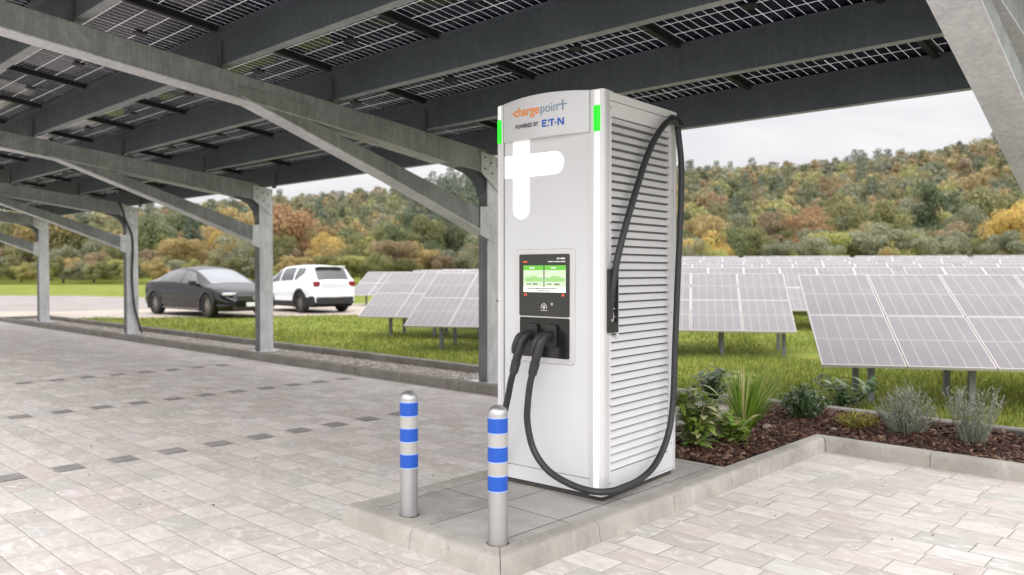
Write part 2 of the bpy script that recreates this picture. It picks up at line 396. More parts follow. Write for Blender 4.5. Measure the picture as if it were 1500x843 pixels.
F = np.stack([I[:-1,:-1], I[:-1,1:], I[1:,1:], I[1:,:-1]], -1).reshape(-1, 4)
g = obj('ground', np_mesh('ground', V, F), M['meadow'], smooth=True); tag(g, kind='structure')

def sheet(name, poly, z, mat):
    mb = MB(); mb.add([(x, y, z) for x, y in poly], [tuple(range(len(poly)))])
    return tag(obj(name, mb, mat), kind='structure')
def off(pts):  # plan points (sideways, ahead) -> world
    return [cw(a, b) for a, b in pts]
sheet('pavement', [(-9,-9),(6.3,-9),(6.3,25.0),(-9,25.0)], 0.0, M['pavers'])
sheet('gravel_verge', off([(-18,22.9),(-13.6,23.0),(-9.5,23.6),(-6,24.4),(-2.7,26.0),(-2.0,29.5),(-4.0,33.0),(-9,34),(-14,30.0),(-40,30.5),(-40,25.0)]), -.012, M['sandy'])
sheet('road', off([(-60,27.5),(-15.0,27.2),(-12.2,30),(-10.5,36.5),(-24,44),(-70,46)]), -.008, M['road'])

# ------------------------------------------------------------------ kerbs (one swept run each, joints cut as grooves)
def kerb(name, path, prof, mat, stone=.5, seed=0):
    """path: list of plan points, square turns mitred; prof: (offset to the left of travel, z) closed section"""
    rnd = random.Random(seed); vs = []; fs = []; n = len(prof); rings = []
    pts = [Vector((*p, 0)) for p in path]; dirs = [(q-p).normalized() for p, q in zip(pts[:-1], pts[1:])]
    side = [Vector((-t.y, t.x, 0)) for t in dirs]
    for i, (p, q) in enumerate(zip(pts[:-1], pts[1:])):
        L = (q-p).length; t = dirs[i]; k = max(1, round(L/stone)); cuts = [(0, 0)]
        for j in range(0 if i else 1, k):
            c = j*L/k + (rnd.uniform(-.04, .04) if j else .004)
            cuts += [(c-.004 if j else .001, 0), (c-.002 if j else .002, 1), (c+.002, 1), (c+.004, 0)]
        if i == len(dirs)-1: cuts.append((L, 0))
        for (c, groove) in cuts:
            ring = []
            for (o_, z) in prof:
                zz = z-.007 if groove and z > .01 else z
                oo = o_+(.007 if o_ < .05 else -.004 if o_ > .1 else 0) if groove else o_
                s_ = side[i]
                if i and c < .05: s_ = side[i]+side[i-1]*1.0
                f = c if not (i and c < .05) else c
                ring.append(p+t*f+s_*oo+Vector((0,0,zz)))
            rings.append(ring)
    for r in rings: vs += r
    for i in range(len(rings)-1):
        for k in range(n): fs.append((i*n+k, i*n+(k+1) % n, (i+1)*n+(k+1) % n, (i+1)*n+k))
    fs.append(tuple(range(n-1, -1, -1))); fs.append(tuple((len(rings)-1)*n+k for k in range(n)))
    mb = MB(); mb.add(vs, fs); return tag(obj(name, mb, mat), kind='structure')
isl = [(0,-.03),(.012,.062),(.018,.085),(.029,.097),(.044,.1015),(.06,.102),(.118,.102),(.118,-.03)]
flat = [(0,-.03),(0,.09),(.015,.102),(.105,.104),(.12,.095),(.12,-.03)]
tall = [(0,-.03),(.002,.115),(.014,.127),(.106,.127),(.12,.118),(.12,-.03)]
kerb('island_kerb', [(2.470,3.60),(2.470,2.415),(5.97,2.415),(5.97,-7)], isl, M['kerb'], .72, 1)
kerb('island_kerb_flush', [(6.2,3.60),(2.592,3.60)], [(0,-.03),(0,.09),(.01,.1),(.11,.1),(.12,.09),(.12,-.03)], M['kerb'], .6, 4)
kerb('bay_kerb', [(6.19,25),(6.19,3.62)], flat, M['kerb_dark'], 1.0, 5)
kerb('rear_kerb', [(7.21,25),(7.21,-7)], tall, M['kerb_dark'], 1.0, 6)
kerb('end_kerb', [(-9,25.0),(7.2,25.0)], flat, M['kerb_dark'], 1.0, 7)
sheet('island_slabs', [(2.592,2.53),(4.66,2.53),(4.66,3.485),(2.592,3.485)], .099, M['slab'])
# cut joint lines of white filler beside the slabs
sheet('gravel_strip', [(6.30,3.45),(7.215,3.45),(7.215,25.0),(6.30,25.0)], .03, M['gravel_base'])
# mulch bed, gently mounded
def mound(name, x0, x1, y0, y1, z, h, mat):
    n, m = 26, 40; vs = []; fs = []
    r = random.Random(3)
    for j in range(m+1):
        for i in range(n+1):
            a, b_ = i/n, j/m
            e = min(1, 5*min(a, 1-a))*min(1, 8*min(b_, 1-b_))
            vs.append((x0+(x1-x0)*a, y0+(y1-y0)*b_, z+h*e+r.uniform(-.006,.006)*e))
    for j in range(m):
        for i in range(n):
            k = j*(n+1)+i; fs.append((k, k+1, k+n+2, k+n+1))
    mb = MB(); mb.add(vs, fs); return tag(obj(name, mb, mat, smooth=True), kind='structure')
mound('bed_soil', 6.085, 7.215, -7, 2.53, .06, .035, M['mulch_base'])
mound('bed_soil', 4.66, 7.215, 2.532, 3.485, .06, .035, M['mulch_base'])

# ------------------------------------------------------------------ bay marker pavers
mb = MB()
def marker_row(y, x0, n):
    for i in range(n):
        x = x0 + .36*i
        mb.add([(x+.003,y-.088,.004),(x+.177,y-.088,.004),(x+.177,y+.088,.004),(x+.003,y+.088,.004)], [(0,1,2,3)])
marker_row(6.0, 1.08, 11); marker_row(8.45, 1.8, 12); marker_row(10.95, 2.52, 9)
tag(obj('bay_marking', mb, M['dark_paver']), kind='structure')

# ------------------------------------------------------------------ carport
carport = thing('carport', 'long galvanised steel carport roofed with dark see-through solar modules over the paved bays', 'carport', (0,0,0))
COLS = [1.13, 6.78, 12.02, 17.48, 23.2]
SL = .112
def zr(x): return 2.761 + SL*(6.68-x)          # rafter top
frame_parts = []
for i, Y in enumerate(COLS):
    mb = MB()
    mb.box(6.63, 6.87, Y-.099, Y+.035, -.05, 2.70)
    c = obj('column', mb, M['galv'], carport, .006)
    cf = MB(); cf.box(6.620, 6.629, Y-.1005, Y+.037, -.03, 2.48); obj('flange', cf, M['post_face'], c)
    p = MB(); p.box(6.55, 6.95, Y-.17, Y+.17, .03, .05); obj('base_plate', p, M['galv'], c)
    r = MB(); d = .272
    r.prism([(6.628, zr(6.628)-d), (6.628, zr(6.628)), (.75, zr(.75)), (.75, zr(.75)-.17), (1.69, zr(1.69)-.196), (3.5, zr(3.5)-.215), (5.1, zr(5.1)-.234), (6.0, zr(6.0)-.262)], 'y', Y-.096, Y+.096)
    ro = obj('rafter', r, M['galv_dull'], carport, .008)
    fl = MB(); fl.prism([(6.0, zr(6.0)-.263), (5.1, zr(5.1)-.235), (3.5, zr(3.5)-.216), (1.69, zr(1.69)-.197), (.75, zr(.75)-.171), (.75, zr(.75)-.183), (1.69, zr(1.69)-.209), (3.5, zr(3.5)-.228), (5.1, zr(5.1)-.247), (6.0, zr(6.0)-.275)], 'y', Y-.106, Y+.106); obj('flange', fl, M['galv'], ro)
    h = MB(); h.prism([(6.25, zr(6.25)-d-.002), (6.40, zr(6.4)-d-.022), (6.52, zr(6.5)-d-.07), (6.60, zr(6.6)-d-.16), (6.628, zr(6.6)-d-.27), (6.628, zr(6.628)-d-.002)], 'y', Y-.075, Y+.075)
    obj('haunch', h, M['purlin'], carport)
    b = MB()
    b.prism([(3.51, 2.935), (4.03, 2.757), (5.19, 2.346), (6.628, 1.800), (6.628, 2.045), (5.19, 2.509), (4.29, 2.79), (4.29, 2.945), (4.26, 2.957), (3.51, 3.015)], 'y', Y-.1, Y+.1)
    br = obj('brace', b, M['gusset'], carport, .004)
    bf = MB(); bf.prism([(3.56, 2.905), (4.03, 2.743), (5.19, 2.332), (6.628, 1.783), (6.628, 1.799), (5.19, 2.345), (4.03, 2.756), (3.56, 2.918)], 'y', Y-.109, Y+.109); obj('flange', bf, M['galv'], br)
    gp = MB(); gp.prism([(6.5, 1.78), (6.65, 1.72), (6.82, 1.80), (6.84, 2.0), (6.72, 2.12), (6.5, 2.10)], 'y', Y-.118, Y-.1105)
    obj('gusset_plate', gp, M['galv'], carport)
    gp = MB(); gp.prism([(6.52, 2.50), (6.64, 2.42), (6.84, 2.26), (6.86, 2.69), (6.52, 2.74)], 'y', Y-.112, Y-.104)
    gg = obj('gusset_plate', gp, M['galv'], carport)
    for (bx, bz) in ((6.58,2.55),(6.58,2.68),(6.68,2.62),(6.78,2.60),(6.8,2.42),(6.7,2.5)):
        k = MB(); k.tube([(bx, Y-.111, bz), (bx, Y-.122, bz)], .011, 6, 1, 1); obj('bolt', k, M['purlin'], gg)
Y0, Y1 = .36, .36+1.58*16
PX = [6.97, 5.75, 4.55, 3.40, 2.20, 1.00]
for x in PX:
    z0 = 2.775 + SL*(6.98-x); m_ = MB()
    # Z section: top lip towards the bay, web, bottom flange behind
    H = .288; t = .007; lip = .075; fl = .095
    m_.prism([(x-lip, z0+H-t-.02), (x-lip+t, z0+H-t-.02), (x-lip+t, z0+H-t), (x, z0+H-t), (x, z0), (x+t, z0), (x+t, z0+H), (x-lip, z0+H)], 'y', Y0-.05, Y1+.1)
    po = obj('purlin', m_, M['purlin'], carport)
    m_ = MB(); m_.prism([(x+t+.0005, z0-.001), (x+fl, z0-.001), (x+fl, z0+.022), (x+fl-t, z0+.022), (x+fl-t, z0+t), (x+t+.0005, z0+t)], 'y', Y0-.05, Y1+.1); obj('flange', m_, M['galv_dull'], po)  # lighter colour than the web paints in light bounced off the ground
    for Y in COLS:
        k = MB(); k.box(x-.02, x-.001, Y-.05, Y+.05, zr(x)-.002, z0+.20); obj('cleat', k, M['purlin'], carport)
# modules: the first has its sub-parts, then copies
ang = math.atan(SL)
face = MB(); face.add([(-.605,-.752,0),(.605,-.752,0),(.605,.752,0),(-.605,.752,0)], [(0,3,2,1)])
mod0 = obj('solar_module', face, M['bifacial'], carport)
for sgn in (-1, 1):
    fr = MB(); fr.box(-.605, .605, *sorted((sgn*.752, sgn*.764)), -.022, .012); obj('frame', fr, M['rail'], mod0)
rl = MB(); rl.box(-.56, .54, .768, .815, -.058, -.006); rl0 = obj('rail', rl, M['rail'], mod0)
jb = MB(); jb.box(.15, .24, -.055, .055, -.024, -.002); j0 = obj('junction_box', jb, M['black_plastic'], mod0, .005)
poly = [(-.745,-.003),(-.745,-.008)]
for k in range(18): y_ = -.735+k*.083; poly += [(y_,-.008),(y_,-.018),(y_+.04,-.018),(y_+.04,-.008)]
poly += [(.745,-.008),(.745,-.003)]
ed = MB(); ed.prism(poly, 'x', .568, .604); obj('edge_trim', ed, M['rail'], mod0)
index_kids(mod0)
first = True
for k in range(5):
    xc = (PX[k]+PX[k+1])/2; zc = 2.775+.288+.012 + SL*(6.98-xc)
    for j in range(16):
        o = mod0 if first else copy_tree(mod0, carport); first = False
        o.location = (xc, Y0+.79+1.58*j, zc); o.rotation_euler = (0, ang, 0); o.scale = ((PX[k]-PX[k+1]-.01)/1.21, 1, 1)

# ------------------------------------------------------------------ cable on the third column from the charger
mb = MB(); Yc = COLS[3]
mb.tube([(6.48,Yc-.13,2.78),(6.55,Yc-.135,2.62),(6.60,Yc-.14,2.42),(6.73,Yc-.13,2.12),(6.75,Yc-.125,1.75),(6.73,Yc-.125,1.35),(6.74,Yc-.13,.95),(6.78,Yc-.14,.55),(6.86,Yc-.15,.22),(6.90,Yc-.16,.04)], .021, 8)
tag(obj('cable', mb, M['rubber'], smooth=True), 'thick black cable hanging loose down a carport column left of the dark sedan', 'cable')

# ------------------------------------------------------------------ charging station
CH = thing('charging_station', 'tall light grey fast charging station with louvred side, white plus emblem and two cables', 'charging station', (3.491,2.623,.1), R(4))
Wd, Dp = .745, .815
ZB = .018                                      # local z: island top is 0
def zl(z): return z-.1
b_ = MB(); b_.box(.012, Dp, .042, Wd-.012, zl(.129), zl(2.335)); obj('body', b_, M['white_paint'], CH, .006)
b_ = MB(); b_.box(.014, Dp-.02, .016, Wd-.02, .0, zl(.129)); obj('plinth', b_, M['plinth'], CH, .004)
FY0, FY1 = .085, .700
b_ = MB(); b_.box(-.002, .010, FY0+.002, FY1-.002, zl(.215), zl(2.13)); obj('front_panel', b_, M['front_paint'], CH, .002)
b_ = MB(); b_.box(-.0005, .010, FY0+.002, FY1-.002, zl(.130), zl(.211)); obj('kick_panel', b_, M['front_paint'], CH, .002)
def corner(y0, y1, sgn):
    """vertical rounded trim at a front corner"""
    pts = []
    n = 8
    if sgn > 0: seq = [(.05, y0)] + [(.024-.036*math.sin(a*math.pi/2/n), y0+.028-.028*math.cos(a*math.pi/2/n)) for a in range(n+1)] + [(-.012, y1), (.012, y1)]
    else: seq = [(.05, y1)] + [(.024-.036*math.sin(a*math.pi/2/n), y1-.028+.028*math.cos(a*math.pi/2/n)) for a in range(n+1)] + [(-.012, y0), (.012, y0)]
    m_ = MB(); m_.prism(seq, 'z', zl(.128), zl(2.342))
    return obj('corner_trim', m_, M['white_trim'], CH, smooth=True)
cr = corner(0, .083, 1); cl = corner(.702, Wd+.006, -1)
def strip(y0, y1, z0, z1, mat, name, par, dx=.006, x0=-.0125):
    n = 8; poly = [(x0, y0)] + [(x0-dx*math.sin(math.pi*i/n)**.6, y0+(y1-y0)*i/n) for i in range(1, n)] + [(x0, y1)]
    m_ = MB(); m_.prism(poly, 'z', z0, z1); return obj(name, m_, mat, par, smooth=True)
for par, a, c in ((cr, .020, .060), (cl, .716, .744)):
    strip(a, c, zl(.135), zl(2.112), M['white_strip'] if par is cr else M['white_paint'], 'light_strip', par)
    strip(a-.002, c+.002, zl(2.116), zl(2.252), M['green_led'], 'status_light', par, .0075)
    strip(a, c, zl(2.256), zl(2.336), M['white_strip'], 'light_strip', par)
# bulged, arched header
def hx(y): s_ = (y-(FY0+FY1)/2)/((FY1-FY0)/2); return -.014-.036*(1-s_*s_)
def htop(y): s_ = (y-(FY0+FY1)/2)/((FY1-FY0)/2); return zl(2.343+.018*(1-s_*s_))
n = 24; vs = []; fs = []
for i in range(n+1):
    y = FY0+.002+(FY1-FY0-.004)*i/n
    vs += [(.011, y, zl(2.116)), (hx(y), y, zl(2.116)), (hx(y), y, htop(y)), (.011, y, htop(y))]
for i in range(n):
    for k in range(4): fs.append((i*4+k, i*4+(k+1) % 4, i*4+4+(k+1) % 4, i*4+4+k))
fs += [(0,1,2,3), (n*4+3, n*4+2, n*4+1, n*4)]
m_ = MB(); m_.add(vs, fs); HEAD = obj('header', m_, M['header_silver'], CH, .0025, smooth=True)
b_ = MB(); b_.box(.012, .12, .02, Wd-.02, zl(2.335), zl(2.348)); obj('top_cap', b_, M['white_paint'], CH)

# lettering on the header: y falls to the right as read from the front, so text x -> -y
def text_mesh(s, size, bold=0.0, sx=1.0):
    cu = bpy.data.curves.new('lettering', 'FONT'); cu.body = s; cu.size = size; cu.offset = bold; cu.resolution_u = 6
    ob = bpy.data.objects.new('lettering', cu); COL.objects.link(ob)
    dg = bpy.context.evaluated_depsgraph_get(); me = bpy.data.meshes.new_from_object(ob.evaluated_get(dg))
    V = [v.co.copy() for v in me.vertices]; F = [tuple(p.vertices) for p in me.polygons]
    bpy.data.objects.remove(ob); bpy.data.curves.remove(cu); bpy.data.meshes.remove(me)
    x0 = min(v.x for v in V); x1 = max(v.x for v in V)
    return [((v.x-x0)*sx, v.y) for v in V], F, (x1-x0)*sx
def put_text(name, s, size, y_left, z, width, mat, par, bold=0, surf=hx, lift=.0015):
    V, F, w = text_mesh(s, size, bold); k = width/w
    m_ = MB(); m_.add([(surf(y_left-x*k)-lift, y_left-x*k, z+y) for x, y in V], F); return obj(name, m_, mat, par)
def put_poly(name, polys, mat, par, surf=hx, lift=.0015):
    m_ = MB()
    for p in polys: m_.add([(surf(y)-lift, y, z) for y, z in p], [tuple(range(len(p)))])
    return obj(name, m_, mat, par)
zb = zl(2.252)
put_text('charge_lettering', 'charge', .074, .598, zb, .195, M['orange'], HEAD, .0017)
put_text('point_lettering', 'poin', .074, .394, zb, .115, M['slate'], HEAD, .0004)
put_poly('lettering_dash', [[(.622, zb+.0165), (.596, zb+.0165), (.596, zb+.0255), (.622, zb+.0255)]], M['orange'], HEAD)
put_poly('lettering_plus', [[(.284, zb+.028), (.219, zb+.028), (.219, zb+.036), (.284, zb+.036)], [(.250, zb+.036), (.2415, zb+.036), (.2415, zb+.058), (.250, zb+.058)], [(.250, zb+.000), (.2415, zb+.000), (.2415, zb+.028), (.250, zb+.028)]], M['slate'], HEAD)
put_text('powered_by_lettering', 'POWERED BY', .032, .587, zl(2.182), .178, M['dark_letter'], HEAD, .0009)
zb2 = zl(2.170); h = .040
def rc(y0, y1, a, b): return [(y0, zb2+a*h), (y1, zb2+a*h), (y1, zb2+b*h), (y0, zb2+b*h)]
E_ = [rc(.384,.375,0,1), rc(.375,.352,0,.24), rc(.375,.354,.39,.61), rc(.375,.350,.76,1)]
A_ = [[(.348, zb2), (.333, zb2), (.3405, zb2+.30*h)], [(.3415, zb2+.95*h), (.3365, zb2+.95*h), (.3325, zb2+.55*h), (.3395, zb2+.55*h)]]
T_ = [rc(.333,.301,.76,1), [(.322, zb2), (.311, zb2), (.311, zb2+.76*h), (.322, zb2+.76*h)]]
O_ = [[(.292+.0055*math.cos(a), zb2+.42*h+.0055*math.sin(a)) for a in [i*math.pi/5 for i in range(10)]]]
N_ = [rc(.279,.269,0,1), rc(.247,.237,0,1), [(.279, zb2+h), (.267, zb2+h), (.237, zb2), (.249, zb2)]]
put_poly('brand_lettering', E_+A_+T_+O_+N_[:2], M['blue_letter'], HEAD)
put_poly('letter_stroke', [N_[2]], M['blue_letter'], HEAD, lift=.0022)

# white plus emblem
def flat_at(x): return lambda y: x
def rounded_end(cx, cz, r, a0, a1, n=14): return [(cx+r*math.cos(a0+(a1-a0)*i/n), cz+r*math.sin(a0+(a1-a0)*i/n)) for i in range(n+1)]
vx0, vx1 = .634, .508; rv = (vx0-vx1)/2; cyv = (vx0+vx1)/2; zbt = zl(1.660)
hz0, hz1 = zl(1.905), zl(2.036); rh = (hz1-hz0)/2
lower = [(vx0, hz0), *[(y, z) for y, z in rounded_end(cyv, zbt+rv, rv, 0, -math.pi)], (vx1, hz0)]
right_ = [(vx1, hz0), *rounded_end(.263+rh, hz0+rh, rh, -math.pi/2, -3*math.pi/2), (vx1, hz1)]
put_poly('plus_emblem', [lower, right_, [(FY1-.003, hz0), (vx0, hz0), (vx0, hz1), (FY1-.003, hz1)], [(vx0, hz0), (vx1, hz0), (vx1, hz1), (vx0, hz1)],
                         [(vx0, hz1), (vx1, hz1), (vx1, zl(2.115)), (vx0, zl(2.115))]], M['white_vinyl'], CH, flat_at(-.002), .0018)
# screen unit
def rrect(y0, y1, z0, z1, r, n=6):
    p = []
    for cy, cz, a in ((y1-r, z1-r, 0), (y0+r, z1-r, 90), (y0+r, z0+r, 180), (y1-r, z0+r, 270)):
        p += [(cy+r*math.cos(R(a+90*i/n)), cz+r*math.sin(R(a+90*i/n))) for i in range(n+1)]
    return p
def plate(name, y0, y1, z0, z1, r, xf, xb, mat, par, bevel=0):
    m_ = MB(); m_.prism(rrect(y0, y1, z0, z1, r), 'x', xb, xf); return obj(name, m_, mat, par, bevel)
BZ = plate('screen_surround', .186, .610, zl(.832), zl(1.484), .028, -.010, -.002, M['white_trim'], CH, .003)
SP = plate('screen_panel', .219, .578, zl(1.099), zl(1.455), .010, -.014, -.010, M['black_glass'], CH, .001)
DK = plate('dock_panel', .219, .575, zl(.864), zl(1.092), .010, -.0125, -.010, M['black_dock'], CH, .001)
def q(name, y0, y1, z0, z1, mat, par, x): 
    m_ = MB(); m_.add([(x, y0, zl(z0)), (x, y1, zl(z0)), (x, y1, zl(z1)), (x, y0, zl(z1))], [(0,1,2,3)]); return obj(name, m_, mat, par)
SC = q('display', .243, .546, 1.237, 1.391, M['scr_pale'], SP, -.0145)
q('header_bar', .399, .546, 1.364, 1.391, M['scr_green'], SC, -.015); q('header_bar', .243, .392, 1.364, 1.391, M['scr_green'], SC, -.015)
q('divider', .392, .399, 1.270, 1.391, M['scr_dark'], SC, -.0152)
q('message_bar', .243, .546, 1.237, 1.268, M['scr_white'], SC, -.015)
def graph(ya, yb, sd):
    r = random.Random(sd); n = 12; top = []
    for i in range(n+1): top.append((ya+(yb-ya)*i/n, zl(1.318+r.uniform(0,.006)+(.008 if 3 < i < 9 else 0))))
    m_ = MB(); vs = []; fs = []
    for (y, z) in top: vs += [(-.015, y, zl(1.298)), (-.015, y, z)]
    for i in range(n): fs.append((2*i, 2*i+2, 2*i+3, 2*i+1))
    m_.add(vs, fs); return obj('graph', m_, M['scr_mid'], SC)
graph(.532, .405, 1); graph(.386, .250, 2)
def words(name, par, y0, z, ws, hgt, mat, x):
    m_ = MB(); y = y0
    for w in ws:
        m_.add([(x, y, zl(z)), (x, y-w, zl(z)), (x, y-w, zl(z+hgt)), (x, y, zl(z+hgt))], [(0,1,2,3)]); y -= w+.003
    return obj(name, m_, mat, par)
words('print_line', SC, .500, 1.374, (.014,.018), .006, M['scr_white'], -.0155); words('print_line', SC, .345, 1.374, (.016,.016), .006, M['scr_white'], -.0155)
words('print_line', SC, .520, 1.281, (.01,.016), .006, M['scr_dark'], -.0155); words('print_line', SC, .477, 1.280, (.008,.012,.008), .008, M['scr_dark'], -.0155)
words('print_line', SC, .372, 1.281, (.012,.014), .006, M['scr_dark'], -.0155); words('print_line', SC, .322, 1.280, (.008,.016,.006), .008, M['scr_dark'], -.0155)
words('print_line', SC, .515, 1.256, (.012,.024,.01,.03,.014,.022,.018,.012,.026,.016), .005, M['scr_dark'], -.0155)
words('print_line', SC, .440, 1.243, (.004,.016,.02,.012,.018), .005, M['scr_dark'], -.0155)
words('print_line', SP, .548, 1.407, (.03,), .009, M['red_print'], -.0148); words('print_line', SP, .512, 1.408, (.034,), .007, M['dark_letter'], -.0148)
words('print_line', SP, .305, 1.425, (.016,.005,.03), .009, M['print_light'], -.0148); words('print_line', SP, .368, 1.409, (.030,.014,.036,.032), .006, M['print_light'], -.0148)
def ring(name, cy, cz, r0, r1, a0, a1, mat, par, x, n=20):
    m_ = MB(); vs = []; fs = []
    for i in range(n+1):
        a = a0+(a1-a0)*i/n
        for r in (r0, r1): vs.append((x, cy+r*math.cos(a), zl(cz)+r*math.sin(a)))
    for i in range(n): fs.append((2*i, 2*i+1, 2*i+3, 2*i+2))
    m_.add(vs, fs); return obj(name, m_, mat, par)
ring('reader_symbol', .396, 1.152, .018, .0215, R(-20), R(200), M['print_light'], SP, -.0148)
ring('reader_symbol', .396, 1.152, .004, .010, 0, 2*math.pi, M['print_light'], SP, -.0148)
words('print_line', SP, .418, 1.132, (.012,.014,.014), .004, M['print_light'], -.0148)
ring('sensor_dot', .340, 1.171, .004, .0075, 0, 2*math.pi, M['print_light'], SP, -.0148)
for yy in (.530, .262):
    ring('warning_symbol', yy, 1.222, .0, .009, 0, math.pi, M['red_print'], SP, -.0148); words('warning_symbol', SP, yy+.012, 1.217, (.024,), .004, M['red_print'], -.0148)
b_ = MB(); b_.tube([(-.012,.742,zl(1.18)),(-.018,.742,zl(1.18))], .007, 10, 1, 1); obj('lock', b_, M['plinth'], CH)

# dock sockets and connectors
def handset(yc, dy, tilt):
    root = MB()
    root.prism(rrect(yc-.036, yc+.036, zl(.925), zl(1.055), .016), 'x', -.034, -.0135)
    sk = obj('socket', root, M['black_plastic'], DK, .004)
    body = MB()
    P = [(-.025, yc, zl(.990)), (-.055, yc, zl(.993)), (-.088, yc+.001, zl(.988)), (-.116, yc+.006, zl(.958)), (-.134, yc+.014, zl(.905)), (-.144, yc+.024, zl(.848)), (-.148, yc+.031, zl(.812))]
    body.tube(P, [.029, .029, .032, .032, .029, .025, .021], 14, .86)
    h_ = obj('connector', body, M['black_plastic'], CH, smooth=True)
    lv = MB(); lv.tube([(-.098, yc+.014, zl(1.008)), (-.132, yc+.022, zl(.985)), (-.154, yc+.032, zl(.935)), (-.158, yc+.036, zl(.893))], [.011, .015, .014, .009], 10, 1.1); obj('release_lever', lv, M['black_plastic'], h_, smooth=True)
    cf = MB(); cf.tube([P[-2], (-.152, yc+.038, zl(.782))], [.028, .025], 12, 1, 1); obj('strain_relief', cf, M['rubber'], h_, smooth=True)
    return (-.150, yc+.034, zl(.800))
e2 = handset(.335, 0, 0); e1 = handset(.470, 0, 0)
cb = MB()
cb.tube([e2, (-.156,.385,zl(.73)), (-.155,.402,zl(.62)), (-.15,.408,zl(.503)), (-.14,.372,zl(.36)), (-.135,.275,zl(.258)), (-.13,.13,zl(.205)), (-.115,-.01,zl(.187)), (-.03,-.068,zl(.180)), (.08,-.075,zl(.178)),
         (.27,-.07,zl(.184)), (.45,-.066,zl(.236)), (.592,-.066,zl(.37)), (.662,-.064,zl(.566)), (.692,-.062,zl(.935)), (.727,-.060,zl(1.348)), (.760,-.060,zl(1.762)), (.770,-.056,zl(2.011)), (.760,-.044,zl(2.171)), (.757,-.034,zl(2.262))], .0188, 14)
obj('cable', cb, M['rubber'], CH, smooth=True)
cb = MB()
cb.tube([(.745,-.034,zl(2.262)), (.70,-.036,zl(2.262)), (.60,-.045,zl(2.235)), (.47,-.05,zl(2.135)), (.37,-.048,zl(2.01)), (.262,-.046,zl(1.823)), (.150,-.044,zl(1.61)), (.084,-.036,zl(1.441)), (.062,-.020,zl(1.30)), (.062,-.004,zl(1.17)), (.066,.006,zl(1.10))], .0188, 14)
obj('cable', cb, M['rubber'], CH, smooth=True)
cb = MB()
cb.tube([e1, (-.148,.530,zl(.73)), (-.13,.566,zl(.638)), (-.12,.61,zl(.50)), (-.09,.65,zl(.36)), (-.055,.70,zl(.25)), (-.02,.745,zl(.19)), (.06,.775,zl(.17)), (.3,.785,zl(.19)), (.5,.785,zl(.30)), (.62,.785,zl(.55)), (.68,.785,zl(1.0)), (.72,.78,zl(1.6)), (.75,.77,zl(2.25))], .0188, 14)
obj('cable', cb, M['rubber'], CH, smooth=True)
hk = MB(); hk.box(.715,.775,-.035,.0,zl(2.25),zl(2.305)); HK = obj('cable_hook', hk, M['black_plastic'], CH, .008)
hk = MB(); hk.tube([(.70,-.02,zl(2.285)),(.71,-.045,zl(2.25)),(.75,-.062,zl(2.235)),(.785,-.05,zl(2.25)),(.79,-.02,zl(2.285))], .014, 8); obj('loop', hk, M['black_plastic'], HK, smooth=True)

# louvred side (local y = 0 plane, outward -y)
def ring_panel(name, xs, zs, y, depth, mat, par):
    m_ = MB(); P = [(x, y, z) for z in zs for x in xs]; fs = []
    for j in range(3):
        for i in range(3):
            if i == 1 and j == 1: continue
            k = j*4+i; fs.append((k, k+1, k+5, k+4))
    a = [5, 6, 10, 9]; n0 = len(P); P += [(P[i][0], y+depth, P[i][2]) for i in a]
    for i in range(4): fs.append((a[i], a[(i+1) % 4], n0+(i+1) % 4, n0+i))
    o_ = [0, 3, 15, 12]; n1 = len(P); P += [(P[i][0], y+.012, P[i][2]) for i in o_]
    for i in range(4): fs.append((o_[i], o_[(i+1) % 4], n1+(i+1) % 4, n1+i))
    m_.add(P, fs); return obj(name, m_, mat, par)
ring_panel('side_panel', [.055,.075,.728,.790], [zl(.145),zl(.252),zl(2.207),zl(2.286)], .002, .038, M['white_paint'], CH)
b_ = MB(); b_.box(.795, Dp+.002, .0, .0415, zl(.128), zl(2.335)); obj('rear_trim', b_, M['white_trim'], CH, .003)
b_ = MB(); b_.box(.052, .79, .004, .0415, zl(2.291), zl(2.337)); obj('top_trim', b_, M['white_paint'], CH, .002)
b_ = MB(); b_.box(.052, .79, .004, .0415, zl(.128), zl(.141)); obj('sill_trim', b_, M['white_paint'], CH, .001)
pr = []; z = zl(2.205); ns = 44; pitch = (2.205-.254)/ns
for k in range(ns):
    z0 = z-k*pitch
    pr += [(.021, z0), (.0175, z0-pitch*.10), (.002, z0-pitch*.70), (-.002, z0-pitch*.86), (.021, z0-pitch*.90)]
pr += [(.021, z-ns*pitch), (.030, z-ns*pitch), (.030, z)]
m_ = MB(); nn = len(pr); vs = [(.0755, y, zz) for y, zz in pr]+[(.7275, y, zz) for y, zz in pr]
fs = [((i+1) % nn, i, i+nn, (i+1) % nn+nn) for i in range(nn)]
for s0 in (0, nn):
    for k in range(ns): fs.append((s0+5*k, s0+5*k+1, s0+5*k+2, s0+5*k+3, s0+5*k+4))
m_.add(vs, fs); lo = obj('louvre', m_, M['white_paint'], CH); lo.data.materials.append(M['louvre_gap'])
for p_ in lo.data.polygons:  # recesses and slat undersides coloured darker to paint in their shade
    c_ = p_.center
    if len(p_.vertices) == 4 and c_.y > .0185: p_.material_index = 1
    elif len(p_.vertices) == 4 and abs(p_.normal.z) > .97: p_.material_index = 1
for sx_s, sz_s in ((.064,2.25),(.064,1.62),(.064,.62),(.064,.19),(.760,1.85),(.760,1.1),(.760,.30)):
    k = MB(); k.tube([(sx_s,.003,zl(sz_s)),(sx_s,-.0012,zl(sz_s))], .0055, 8, 1, 1); obj('screw', k, M['bollard_steel'], CH)
